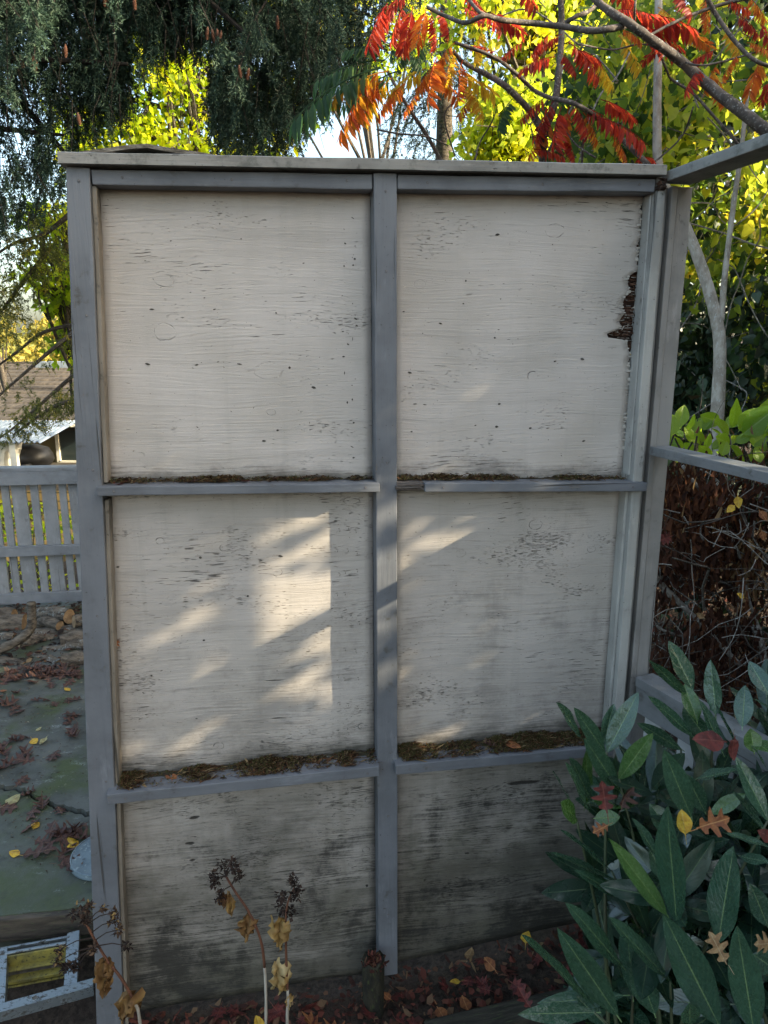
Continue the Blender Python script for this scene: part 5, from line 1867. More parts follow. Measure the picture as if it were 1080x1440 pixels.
# ================================================================== leafy trees
def leafy_tree(name, label, base, height, centers, rads, n, size, mat, tmpl, tmean, tsd, droop=.5, trunk_r=.10, group=None, branches=True, bark='twig', sizevar=.3):
    t = thing(name, base, label, 'tree', group)
    b = Vector(base)
    top = Vector(np.mean(np.array(centers), axis=0))
    mb = MB()
    P = smooth_path([b, b.lerp(top, .5) + Vector((random.gauss(0, .1), 0, 0)), top], 6)
    mb.add(*tube_arrays(P, lerp_list(trunk_r, trunk_r * .4, len(P)), 9, .06))
    part('trunk', mb.mesh('trunk', True), M[bark], t)
    mb = MB()
    for c in centers:
        c = Vector(c)
        s0 = P[random.randrange(len(P) // 2, len(P))]
        m = s0.lerp(c, .5) + Vector((random.gauss(0, .1), random.gauss(0, .1), random.gauss(0, .1)))
        mb.add(*tube_arrays(smooth_path([s0, m, c], 5), lerp_list(trunk_r * .35, .006, 11), 5))
        for k in range(4):
            q = c + Vector((random.gauss(0, 1), random.gauss(0, 1), random.gauss(0, 1))) * float(np.mean(rads)) * .55
            mb.add(*tube_arrays([m.lerp(c, random.uniform(.3, 1)), c.lerp(q, .5) + Vector((0, 0, .04)), q], [.009, .006, .003], 4))
    part('branches', mb.mesh('branches'), M[bark], t, 'stuff')
    PP, ci = clumps(n, centers, rads)
    base_t = RNG.normal(tmean, tsd * .8, len(centers))
    tint = np.clip(base_t[ci] + RNG.normal(0, tsd * .7, n), 0, 1)
    sz = size * RNG.uniform(1 - sizevar, 1 + sizevar, n)
    part('crown', cloud('crown', PP, sz, tint, tmpl, droop), M[mat], t, 'stuff')
    return t


def spread(boxes, n):
    out = []
    for k in range(n):
        x0, x1, y0, y1, Y0, Y1 = random.choice(boxes)
        out.append(tuple(at(random.uniform(x0, x1), random.uniform(y0, y1), random.uniform(Y0, Y1))))
    return out


leafy_tree('maple_tree', 'bright yellow green maple glowing behind the sumac above the cap', (2.0, 8.0, 0.6), 6,
           spread([(690, 800, -60, 215, 7, 8), (620, 780, -140, 60, 7, 8.5), (760, 900, -100, 240, 7.5, 8.5), (690, 760, 120, 235, 7, 7.6)], 85), (.42, .42, .30), 11500, .085, 'yellow_leaves', T_DIA, .46, .26, .6)
leafy_tree('maple_tree', 'lime green tree shining through the gap in the spruce boughs', (-2.2, 8.6, -1.8), 6,
           spread([(170, 300, 60, 215, 7.5, 8.6), (90, 200, 150, 240, 7.5, 8.6), (180, 290, -20, 120, 7.5, 9), (290, 440, 120, 240, 8, 9), (320, 440, -40, 60, 8.5, 9.3)], 60), (.36, .36, .28), 6800, .085, 'lime', T_DIA, .55, .24, .6)
leafy_tree('maple_tree', 'lime green leafy branches hanging at the left edge beside the screen post', (-2.85, 6.9, -1.6), 6,
           spread([(35, 110, 280, 330, 5.6, 6.4), (40, 85, 330, 420, 5.6, 6.2), (70, 130, 370, 500, 5.8, 6.4), (75, 120, 330, 470, 5.8, 6.4), (85, 125, 420, 520, 6.0, 6.5)], 40), (.14, .22, .15), 1900, .068, 'lime', T_DIA, .45, .26, .7, .06)
leafy_tree('maple_tree', 'tall yellow tree crown far behind the spruce tips at the top', (0.2, 12.5, -1.5), 8,
           spread([(330, 560, -120, 40, 11.5, 13), (440, 600, -60, 90, 12, 13)], 24), (.5, .5, .38), 3000, .11, 'lime', T_DIA, .6, .2, .5)
for i, (px, py, Y, R_, lab) in enumerate([(5, 492, 24, 1.4, 'yellow far tree above the house roof at the left edge'), (48, 484, 27, 1.5, 'golden far tree just left of the screen post above the roof'),
                                          (-70, 470, 26, 2.2, 'golden far tree beyond the left edge of the roof'), (120, 480, 30, 1.9, 'far yellow tree behind the screen post')]):
    c = at(px, py, Y)
    leafy_tree('far_tree', lab, (c.x, c.y, -2.7), 4, [tuple(c + Vector((random.gauss(0, R_ * .5), random.gauss(0, R_ * .5), random.gauss(-.4, R_ * .28)))) for k in range(14)], (R_ * .5, R_ * .5, R_ * .35), 3200, .22, 'far_leaves', T_DIA, .5, .25, .3, .14, 'far trees beyond the house')
t0 = at(4, 430, 14)
leafy_tree('conifer_tree', 'pale green feathery tree over the far trees at the left edge', (t0.x, t0.y, -2.6), 6, spread([(-40, 20, 400, 480, 13, 15), (-60, 8, 380, 440, 13, 15)], 16), (.35, .35, .28), 2200, .10, 'needles_gold', T_LANCE, .6, .2, .6, .08)

# low green growth behind the slats
bsh = thing('bush', (-2.6, 5.2, -.4), 'lime green bush seen through the slats of the fence', 'bush')
PP, ci = clumps(5200, [(random.uniform(-4.2, -1.0), random.uniform(4.85, 5.6), random.uniform(-.5, .42)) for k in range(70)], (.28, .22, .20))
part('crown', cloud('crown', PP, RNG.uniform(.03, .06, 5200), rnd_tint(5200, .55, .3), T_DIA, .3), M['lime'], bsh, 'stuff')
mb = MB()
for k in range(40):
    a = Vector((random.uniform(-4.2, -1), random.uniform(4.9, 5.5), -.6))
    mb.add(*tube_arrays([a, a + Vector((random.gauss(0, .1), 0, .45)), a + Vector((random.gauss(0, .2), 0, .95))], [.008, .006, .003], 4))
part('stems', mb.mesh('stems'), M['twig'], bsh, 'stuff')

# ================================================================== vine covered hedge on the right
vh = thing('vine_hedge', (1.9, 4.0, .4), 'tall vine covered hedge with yellow green heart shaped leaves filling the right background', 'hedge')
n = 8500
cen = spread([(790, 1180, -80, 330, 3.5, 4.3), (850, 1180, 0, 260, 3.3, 3.9), (900, 1300, 240, 420, 3.5, 4.2), (1000, 1300, 300, 560, 3.3, 4.0), (800, 900, 0, 250, 4.0, 4.8)], 130)
PP, ci = clumps(n, cen, (.22, .18, .24))
bt = RNG.normal(.55, .17, len(cen))
part('crown', cloud('crown', PP, RNG.uniform(.028, .062, n), np.clip(bt[ci] - .06 + RNG.normal(0, .2, n), 0, 1), T_HEART, .95), M['vine'], vh, 'stuff')
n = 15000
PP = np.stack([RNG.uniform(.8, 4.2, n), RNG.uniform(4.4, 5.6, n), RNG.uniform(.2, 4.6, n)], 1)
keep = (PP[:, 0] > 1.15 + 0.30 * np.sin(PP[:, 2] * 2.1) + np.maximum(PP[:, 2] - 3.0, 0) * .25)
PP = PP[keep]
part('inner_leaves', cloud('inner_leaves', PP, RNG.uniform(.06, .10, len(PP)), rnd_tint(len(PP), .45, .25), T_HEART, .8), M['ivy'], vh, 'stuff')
mb = MB()
for k in range(150):
    x, y = random.uniform(860, 1180), random.uniform(-40, 560)
    P = at(x, y, random.uniform(3.3, 4.3))
    a = P
    pts = [a]
    d = Vector((random.gauss(0, .5), random.gauss(0, .2), random.gauss(0, .7))).normalized()
    for q in range(5):
        d = (d + Vector((random.gauss(0, .35), random.gauss(0, .2), random.gauss(-.05, .3)))).normalized()
        a = a + d * random.uniform(.07, .16)
        pts.append(a)
    mb.add(*tube_arrays(smooth_path(pts, 3), random.uniform(.0015, .004), 4))
part('vine_stems', mb.mesh('vine_stems'), M['twig_pale'], vh, 'stuff')
iv = thing('ivy_mass', (2.3, 3.6, .5), 'dark green ivy on the bank at the right behind the slender trunk', 'ivy')
n = 5200
PP, ci = clumps(n, spread([(960, 1250, 400, 590, 3.5, 4.1), (1010, 1300, 380, 640, 3.3, 3.9), (940, 1040, 500, 600, 3.8, 4.2)], 60), (.22, .16, .16))
part('crown', cloud('crown', PP, RNG.uniform(.03, .06, n), rnd_tint(n, .5, .25), T_HEART, .9), M['ivy'], iv, 'stuff')

# ================================================================== slender pale trunks right of the screen
yt = thing('young_tree', at(1008, 660, 3.05), 'slender pale trunked young tree rising behind the corner post', 'tree')
mb = MB()
P = smooth_path([at(1008, 690, 3.05), at(1008, 600, 3.05), at(1011, 540, 3.05), at(1012, 480, 3.05), at(1003, 430, 3.06), at(985, 372, 3.08), at(965, 322, 3.1), at(942, 276, 3.12), at(926, 235, 3.12), at(924, 170, 3.12), at(925, 100, 3.12), at(926, 20, 3.12), at(928, -140, 3.12)], 6)
mb.add(*tube_arrays(P, lerp_list(.030, .013, len(P)), 10, .05))
part('trunk', mb.mesh('trunk', True), M['pale_bark'], yt)
mb = MB()
P = smooth_path([at(1014, 452, 3.05), at(1018, 400, 3.04), at(1026, 330, 3.02), at(1034, 270, 3.0), at(1042, 215, 3.0), at(1052, 120, 3.0)], 5)
mb.add(*tube_arrays(P, lerp_list(.013, .008, len(P)), 8, .05))
part('branch', mb.mesh('branch', True), M['pale_bark'], yt)

# ================================================================== sumac
sm = thing('sumac_tree', at(762, 330, 3.1), 'staghorn sumac with red and orange fronds over the top of the screen', 'tree')
SUM = [([(758, 420), (761, 300), (763, 225), (765, 187), (780, 145), (786, 100), (790, 30), (785, -40)], 3.1, .020, .011), ([(763, 187), (752, 165), (740, 150), (712, 122), (690, 108), (665, 95), (650, 86), (638, 73)], 3.1, .016, .007),
       ([(800, -60), (838, 0), (885, 33), (925, 62), (960, 88), (990, 115), (1040, 155), (1085, 190), (1140, 240)], 2.75, .011, .023), ([(887, 33), (862, 40), (830, 43), (790, 37), (740, 32), (705, 28), (680, 22), (655, 32), (625, 22), (600, 10)], 2.75, .012, .006),
       ([(640, 60), (690, 78), (722, 100), (750, 126), (772, 137), (800, 143), (822, 153), (840, 166), (862, 184), (880, 201), (912, 232)], 2.95, .006, .010), ([(928, 75), (938, 100), (945, 112), (975, 132), (1005, 165), (1042, 207), (1060, 225)], 2.9, .004, .006),
       ([(1090, -8), (1030, 2), (975, 20), (935, 38), (905, 55)], 2.8, .007, .004), ([(990, -10), (1010, 25), (1035, 60), (1062, 85), (1090, 95)], 2.8, .008, .006), ([(855, -30), (835, 10), (812, 22), (795, 32)], 2.9, .007, .008),
       ([(660, 0), (672, 15), (684, 22)], 2.75, .006, .006), ([(545, 100), (570, 145), (600, 190), (622, 230)], 3.2, .006, .009), ([(770, 215), (788, 180), (805, 150), (812, 140)], 3.1, .006, .004), ([(758, 218), (750, 195), (746, 175)], 3.1, .005, .003),
       ([(668, 225), (675, 200), (690, 175), (700, 150)], 3.2, .004, .002), ([(640, 75), (655, 110), (640, 140), (625, 165), (640, 220)], 3.15, .004, .003), ([(530, 182), (560, 188), (600, 192), (630, 205)], 3.2, .004, .003), ([(895, -20), (893, 10), (892, 28)], 2.8, .004, .004),
       ([(838, 222), (812, 205), (795, 185), (780, 172)], 3.0, .004, .003), ([(975, 150), (960, 190), (930, 220), (905, 238)], 2.95, .003, .004), ([(815, 62), (860, 70), (900, 62), (930, 68)], 2.9, .003, .003), ([(818, 235), (820, 190), (816, 170)], 3.05, .005, .003),
       ([(935, 60), (960, 85), (985, 92), (1010, 88), (1040, 80), (1075, 70)], 2.8, .004, .003), ([(770, 140), (745, 175), (735, 155)], 3.05, .003, .002)]
for k, (pl, Y, r0, r1) in enumerate(SUM):
    mb = MB()
    P = smooth_path([at(x, y, Y + .05 * math.sin(i * 1.3 + k)) for i, (x, y) in enumerate(pl)], 5)
    mb.add(*tube_arrays(P, lerp_list(r0, r1, len(P)), 8, .08))
    part('trunk' if k == 0 else 'branch', mb.mesh('branch', True), M['sumac_bark'], sm)
FR = {'red': [(0, (0.16, 0.014, 0.016)), (.5, (0.40, 0.040, 0.028)), (1, (0.56, 0.10, 0.035))], 'orange': [(0, (0.32, 0.055, 0.02)), (.5, (0.52, 0.145, 0.03)), (1, (0.58, 0.30, 0.04))],
      'gold': [(0, (0.35, 0.16, 0.02)), (.5, (0.55, 0.32, 0.03)), (1, (0.45, 0.40, 0.05))], 'green': [(0, (0.025, 0.06, 0.03)), (.6, (0.05, 0.105, 0.05)), (1, (0.12, 0.17, 0.06))]}
for k in FR:
    M['sumac_' + k] = leaf_mat('sumac_' + k, FR[k], .62, .45, 1.6)


def frond(seed, npairs=12):
    """compound leaf of unit length growing along +x, leaflets hanging"""
    r = random.Random(seed)
    rs = lambda a, b: r.uniform(a, b)
    mb = MB()
    pts = []
    for i in range(npairs + 3):
        t = i / (npairs + 2)
        pts.append(Vector((t, rs(-.008, .008), -.28 * t * t)))
    mb.add(*tube_arrays(pts, lerp_list(.011, .005, len(pts)), 5), .2)
    T, F = T_LANCE
    for i in range(npairs):
        t = .16 + .80 * i / npairs
        c = Vector((t, 0, -.28 * t * t))
        for sgn in (-1, 1):
            if r.random() < .06:
                continue
            ln = .36 * (1 - .5 * abs(t - .5)) * rs(.8, 1.1)
            d = Vector((.35 + rs(-.15, .15), sgn * rs(.35, .75), -rs(.55, 1.05))).normalized()
            s = d.cross(Vector((0.2, 0, 1))).normalized()
            s = (s + Vector((rs(-.3, .3), rs(-.3, .3), rs(-.3, .3)))).normalized()
            n = s.cross(d)
            V = [c + s * (p[0] * ln * 1.0) + d * (p[1] * ln) + n * ((p[2] - .12 * p[1] ** 2) * ln) for p in T]
            mb.add([tuple(v) for v in V], F, min(1, max(0, r.gauss(.5, .22))))
    return mb.mesh('frond')


FRM = {}
for cc in FR:
    for i in range(4):
        me = frond(i * 11 + len(cc))
        me.materials.append(M['sumac_' + cc])
        FRM[(cc, i)] = me
# (base x, base y, tip x, tip y, colour, distance)
FRONDS = [(560, 8, 515, 50, 'red', 2.9), (570, 5, 540, 60, 'red', 2.9), (580, 10, 572, 68, 'red', 2.9), (600, 12, 590, 60, 'orange', 2.85), (605, 15, 622, 72, 'red', 2.85), (590, 25, 560, 72, 'orange', 2.9), (620, 15, 640, 50, 'red', 2.85), (575, -10, 530, 20, 'red', 2.9), (545, 5, 512, 62, 'red', 2.9),
          (650, 10, 690, 28, 'red', 2.8), (665, 5, 715, 40, 'red', 2.8), (690, 18, 735, 42, 'red', 2.85), (640, 60, 600, 100, 'orange', 3.05), (640, 70, 620, 128, 'gold', 3.05), (630, 75, 575, 122, 'orange', 3.05), (615, 80, 590, 145, 'orange', 3.05), (600, 95, 540, 130, 'gold', 3.1), (610, 95, 650, 140, 'orange', 3.05), (650, 85, 640, 145, 'orange', 3.05),
          (545, 70, 478, 60, 'green', 3.0), (540, 85, 430, 100, 'green', 3.0), (535, 95, 388, 155, 'green', 2.95), (560, 100, 470, 140, 'green', 3.05), (545, 100, 455, 128, 'gold', 3.0), (530, 105, 462, 195, 'orange', 2.95), (540, 112, 480, 170, 'orange', 2.95), (550, 110, 500, 165, 'gold', 3.0), (570, 118, 520, 160, 'orange', 3.0), (590, 130, 560, 160, 'orange', 3.0), (600, 40, 540, 70, 'green', 3.1), (590, 50, 550, 90, 'green', 3.1), (640, 100, 700, 130, 'gold', 3.1), (560, 60, 600, 90, 'green', 3.1),
          (740, 55, 700, 80, 'red', 2.95), (760, 55, 740, 95, 'red', 2.95), (775, 45, 745, 72, 'red', 2.95), (790, 48, 765, 60, 'red', 2.95), (800, 60, 855, 105, 'red', 2.95), (805, 70, 850, 78, 'red', 2.95), (780, 80, 730, 90, 'red', 2.95), (790, 75, 815, 100, 'red', 3.0), (700, 75, 668, 60, 'red', 3.0),
          (770, 135, 725, 170, 'red', 3.0), (780, 140, 745, 200, 'red', 3.0), (790, 150, 770, 205, 'red', 3.0), (800, 150, 790, 210, 'orange', 3.0), (805, 145, 835, 190, 'red', 2.98), (815, 150, 885, 175, 'red', 2.95), (820, 158, 850, 200, 'orange', 2.95), (840, 165, 918, 192, 'red', 2.92), (845, 140, 900, 160, 'red', 2.95), (780, 165, 735, 225, 'orange', 3.05), (795, 190, 815, 228, 'red', 3.05), (750, 210, 800, 215, 'red', 3.05),
          (860, 15, 920, 12, 'red', 2.85), (885, 18, 985, 30, 'red', 2.85), (900, 35, 965, 60, 'red', 2.85), (870, 40, 910, 55, 'orange', 2.85), (905, 30, 945, 75, 'red', 2.85), (985, 95, 960, 125, 'red', 2.8), (1010, 88, 985, 130, 'orange', 2.8), (1040, 75, 1010, 110, 'orange', 2.8), (1070, 85, 1050, 130, 'orange', 2.8), (1085, 110, 1070, 145, 'red', 2.8), (1065, 30, 1095, 70, 'red', 2.85), (1020, 0, 1060, 12, 'red', 2.85), (990, -5, 1000, 45, 'orange', 2.9),
          (1010, 70, 960, 85, 'red', 2.85), (1050, 60, 1085, 68, 'orange', 2.85), (895, 225, 925, 215, 'red', 2.9), (870, 50, 905, 100, 'gold', 3.0), (640, -30, 690, 10, 'red', 2.9), (720, -40, 760, 10, 'red', 2.95), (850, -30, 900, 0, 'red', 2.9), (960, 40, 1000, 65, 'orange', 2.95), (1035, 20, 1075, 45, 'red', 2.95), (1050, -5, 1085, 25, 'orange', 2.9), (925, 10, 965, 40, 'gold', 3.0), (1000, 100, 1030, 140, 'orange', 2.9), (1020, 40, 1050, 75, 'gold', 2.95), (950, -10, 985, 20, 'red', 2.9), (700, 90, 725, 125, 'green', 3.1), (830, 80, 870, 115, 'gold', 3.05), (720, 140, 690, 180, 'green', 3.15), (600, 60, 570, 100, 'green', 3.15), (860, 190, 890, 225, 'orange', 3.0), (680, 40, 660, 85, 'gold', 3.1), (935, 60, 905, 85, 'red', 2.95), (670, 130, 640, 165, 'orange', 3.15), (655, 120, 690, 160, 'gold', 3.2)]
for i, (x0, y0, x1, y1, cc, Y) in enumerate(FRONDS):
    A = at(x0, y0, Y)
    B = at(x1, y1, Y + random.uniform(-.10, .10))
    d = B - A
    Ln = d.length * 0.95
    # undo the built-in sag so that the tip lands where it should
    o = link('frond', FRM[(cc, i % 4)], None, sm)
    xq = d.normalized()
    yq = Vector((0, 0, 1)).cross(xq)
    if yq.length < .05:
        yq = Vector((1, 0, 0))
    yq.normalize()
    zq = xq.cross(yq)
    Mx = Matrix((xq, yq, zq)).transposed().to_4x4() @ Matrix.Rotation(-.12, 4, 'Y') @ Matrix.Rotation(random.uniform(-.5, .5), 4, 'X')
    o.rotation_euler = Mx.to_euler()
    o.location = A - Vector(sm.location)
    o.scale = (max(Ln, .10),) * 3

# ================================================================== lime shrub behind the mid rail
M['shrub'] = laurel_mat('shrub_leaves', (0.10, 0.21, 0.022), (0.27, 0.38, 0.035), (0.36, 0.46, 0.14), .58, (0.42, 0.56, 0.03), .4)
shb = thing('leafy_shrub', at(1010, 700, 2.35), 'lime green broad leaved shrub just behind the middle rail on the right', 'shrub')
OV = []
for i in range(6):
    me = laurel_leaf('leaf', 40 + i, .36, .80)
    me.materials.append(M['shrub'])
    OV.append(me)
SHL = [(955, 600, 962, 573, .9), (945, 612, 947, 588, .8), (968, 605, 975, 585, .6), (960, 615, 950, 603, .8), (975, 618, 968, 603, .7), (985, 625, 985, 608, .8), (992, 630, 998, 612, .6), (1030, 600, 1037, 565, 1.3), (1040, 605, 1062, 578, 1.2), (1050, 612, 1082, 592, 1.4), (1045, 610, 1090, 575, 1.3), (1025, 612, 1008, 590, .9), (1020, 618, 1004, 604, .8),
       (1025, 625, 1010, 615, .9), (1035, 622, 1055, 612, 1.0), (1060, 628, 1085, 618, 1.1), (1068, 600, 1095, 560, 1.2), (975, 640, 965, 625, .8), (1000, 640, 985, 628, .9), (1045, 645, 1030, 628, .9), (1070, 650, 1062, 632, .9), (955, 632, 943, 620, .9), (1090, 640, 1098, 615, 1.0), (1015, 640, 1022, 622, .8), (990, 605, 1000, 592, .6), (1075, 615, 1080, 600, .8)]
for i, (x0, y0, x1, y1, sc) in enumerate(SHL + [(random.uniform(940, 1200), random.uniform(590, 660), 0, 0, 1.0) for k in range(46)]):
    if x1 == 0:
        x1, y1 = x0 + random.uniform(-25, 25), y0 - random.uniform(5, 22)
        Y = random.uniform(2.35, 2.7)
    else:
        Y = random.uniform(2.15, 2.4)
    A, B = at(x0, y0, Y), at(x1, y1, Y + random.uniform(-.03, .03))
    d = (B - A)
    Ln = max(d.length * 1.15, .045)
    yq = d.normalized()
    nrm = (Vector((-.15, -.75, .55)) + Vector((random.gauss(0, .35), random.gauss(0, .2), random.gauss(0, .3))))
    xq = yq.cross(nrm).normalized()
    zq = xq.cross(yq)
    o = link('leaf', OV[i % 6], None, shb)
    o.rotation_euler = Matrix((xq, yq, zq)).transposed().to_euler()
    o.location = A - Vector(shb.location)
    o.scale = (Ln * random.uniform(.8, 1.05), Ln, Ln)
mb = MB()
for k in range(14):
    x = random.uniform(945, 1090)
    a = at(x + random.uniform(-20, 20), 720, 2.4)
    b = at(x, random.uniform(600, 640), 2.3)
    mb.add(*tube_arrays(smooth_path([a, a.lerp(b, .5) + Vector((random.gauss(0, .03), 0, 0)), b], 4), .003, 5))
part('stems', mb.mesh('stems'), M['twig'], shb)

# ================================================================== dead thicket beyond the railing
th = thing('dead_thicket', (1.4, 2.4, .3), 'tangle of bare twigs and withered brown fern on the bank beyond the railing', 'thicket')
mb = MB()
for k in range(330):
    x, y, Y = random.uniform(880, 1300), random.uniform(650, 1060), random.uniform(2.0, 3.1)
    a = at(x, y, Y)
    if a.x < .68:
        continue
    d = Vector((random.gauss(0, 1), random.gauss(0, .6), random.gauss(0.1, .7))).normalized()
    pts = [a]
    l = random.uniform(.04, .14)
    for q in range(4):
        d = (d + Vector((random.gauss(0, .3), random.gauss(0, .3), random.gauss(-.08, .3)))).normalized()
        a = a + d * l
        pts.append(a)
    r = random.choice([.0012, .0016, .0022, .003, .0045])
    mb.add(*tube_arrays(smooth_path(pts, 2), lerp_list(r, r * .5, 9), 4))
part('twigs', mb.mesh('twigs'), M['twig'], th, 'stuff')
mb = MB()
for k in range(150):
    a = at(random.uniform(900, 1200), random.uniform(660, 1010), random.uniform(2.0, 2.6))
    if a.x < .68:
        continue
    d = Vector((random.gauss(0, 1), random.gauss(0, .5), random.gauss(-.1, .8))).normalized()
    pts = [a]
    for q in range(4):
        d = (d + Vector((random.gauss(0, .35), random.gauss(0, .3), random.gauss(0, .35)))).normalized()
        a = a + d * random.uniform(.03, .09)
        pts.append(a)
    mb.add(*tube_arrays(smooth_path(pts, 2), lerp_list(.0017, .0009, 9), 4))
part('dry_twigs', mb.mesh('dry_twigs'), M['twig_pale'], th, 'stuff')
for pl, r in [([(905, 790), (930, 822), (948, 840), (970, 862), (990, 882), (1012, 905), (1040, 935)], .011), ([(918, 815), (940, 830), (950, 842)], .006), ([(930, 790), (932, 830), (948, 842)], .006), ([(960, 655), (985, 690), (1010, 715), (1030, 760), (1042, 790), (1052, 840), (1070, 890)], .006),
              ([(1062, 880), (1075, 930), (1078, 980)], .014), ([(1080, 780), (1065, 815), (1058, 830)], .004), ([(915, 870), (930, 885), (960, 895)], .005), ([(985, 660), (1005, 672), (1018, 690), (1012, 710)], .003), ([(1075, 655), (1068, 700), (1060, 740), (1058, 790)], .004)]:
    mb = MB()
    P = smooth_path([at(x, y, 2.25) for x, y in pl], 5)
    mb.add(*tube_arrays(P, lerp_list(r, r * .8, len(P)), 7, .12))
    part('branch', mb.mesh('branch', True), M['twig_pale'], th)
# withered fern hanging in curtains
P_, D_, S_, T_ = [], [], [], []
for (x, y, w_, h_, n_, tm) in [(985, 700, 55, 60, 1500, .5), (1000, 760, 45, 70, 1200, .45), (940, 690, 30, 60, 700, .4), (970, 800, 70, 60, 1000, .3), (1055, 790, 18, 45, 600, .85), (1010, 880, 60, 30, 700, .25), (960, 920, 60, 40, 700, .3), (1040, 930, 60, 50, 600, .35), (930, 780, 30, 80, 500, .3), (1060, 700, 60, 60, 700, .35), (1130, 780, 90, 150, 1800, .4), (1010, 980, 70, 40, 500, .3)]:
    for k in range(int(n_ * 0.8)):
        p = at(x + random.gauss(0, w_ * .55), y + random.gauss(0, h_ * .5), random.uniform(2.15, 2.75))
        if p.x < .67:
            continue
        P_.append(tuple(p))
        D_.append((random.gauss(0, .35), random.gauss(0, .3), -1 + random.gauss(0, .25)))
        S_.append(random.uniform(.018, .050))
        T_.append(min(1, max(0, random.gauss(tm, .2))))
M['fern'] = flake_mat('withered_fern', [(0, (0.035, 0.016, 0.011)), (.45, (0.075, 0.028, 0.016)), (.75, (0.16, 0.06, 0.026)), (1, (0.28, 0.18, 0.09))], .85, .25)
part('withered_fronds', cloud('withered_fronds', np.array(P_), np.array(S_), np.array(T_), T_FLAKE, 0, .11, np.array(D_)), M['fern'], th, 'stuff')
mb = MB()                                        # leaf litter on the bank
for k in range(5200):
    x, y = random.uniform(.68, 2.6), random.uniform(1.8, 3.6)
    z = ground_z(x, y) + random.uniform(0, .10)
    l = random.uniform(.012, .045)
    a = random.uniform(0, 6.28)
    D = Vector((math.cos(a), math.sin(a), random.uniform(-.5, .6))) * l
    S = Vector((-math.sin(a), math.cos(a), random.uniform(-.6, .6))) * l * random.uniform(.1, .4)
    P = Vector((x, y, z))
    mb.add([P, P + D * .5 + S, P + D, P + D * .5 - S], [(0, 1, 2), (0, 2, 3)], random.random() ** 1.5)
part('bank_litter', mb.mesh('bank_litter'), M['litter'], th, 'stuff')
n = 900                                          # a few dark leaves in the thicket
PP = np.array([tuple(at(random.uniform(930, 1250), random.uniform(640, 900), random.uniform(2.4, 3.0))) for k in range(n)])
part('low_leaves', cloud('low_leaves', PP, RNG.uniform(.02, .045, n), rnd_tint(n, .55, .3), T_HEART, .8), M['ivy'], th, 'stuff')
for (x, y, cc, kd, s_, lab) in [(1038, 705, 'yellow', 'oval', .04, 'yellow leaf on a twig in the thicket below the middle rail'), (1028, 715, 'yellow', 'oval', .035, 'smaller yellow leaf under the yellow leaf in the thicket'), (1042, 838, 'yellow', 'oval', .03, 'lone yellow leaf low in the dark thicket'),
                                (935, 757, 'red', 'star', .05, 'red leaf hanging in the thicket beside the railing post'), (1072, 752, 'orange', 'oval', .035, 'orange leaf in the thicket at the right edge'), (1072, 724, 'orange', 'oval', .04, 'orange leaf above another at the right edge of the thicket'), (985, 866, 'tan', 'oval', .03, 'tan leaf on the bank under the lichen covered branch')]:
    put_leaf(at(x, y, 2.1), s_, kd, cc, lab, None, nrm=Vector((random.gauss(0, .2), -1, random.uniform(0, .6))), rz=random.uniform(0, 6))

# ================================================================== laurel in the foreground
LAUR = [laurel_mat('laurel_leaf', (0.028, 0.070, 0.044), (0.046, 0.100, 0.058), (0.19, 0.27, 0.12), .08), laurel_mat('laurel_leaf_green', (0.045, 0.105, 0.030), (0.07, 0.14, 0.035), (0.18, 0.26, 0.08), .18)]
LME = {}
for m_ in range(2):
    for i in range(6):
        me = laurel_leaf('leaf', i * 5 + m_)
        me.materials.append(LAUR[m_])
        LME[(m_, i)] = me
lau = thing('laurel_bush', (0.62, 1.12, 0.03), 'glossy dark green laurel bush filling the bottom right foreground', 'bush')
lau_n = 0
tips = []


def laurel(A, B, width, mat=0, roll=0.0, facing=None):
    global lau_n
    A, B = Vector(A), Vector(B)
    d = B - A
    Ln = d.length
    y = d.normalized()
    mid = A.lerp(B, .5)
    f = facing or (CAM - mid).normalized() * .7 + Vector((random.gauss(0, .18), random.uniform(-.15, .25), random.uniform(.25, .8)))
    x = y.cross(f).normalized()
    z = x.cross(y)
    R_ = Matrix((x, y, z)).transposed() @ Matrix.Rotation(roll + random.gauss(0, .15), 3, 'Y')
    o = link('leaf', LME[(mat, lau_n % 6)], None, lau)
    o.rotation_euler = R_.to_euler()
    o.location = A - Vector(lau.location)
    o.scale = (width / .34, Ln, max(width / .34, Ln * .6))
    lau_n += 1
    return o


# leaves one can pick out: foot, tip, width in the photograph, distance of foot and tip, colour, roll
def z6(x, y):
    return (780 + x * .2778, 880 + y * .2778)


def z8(x, y):
    return (540 + x * .5, 1080 + y * .5)


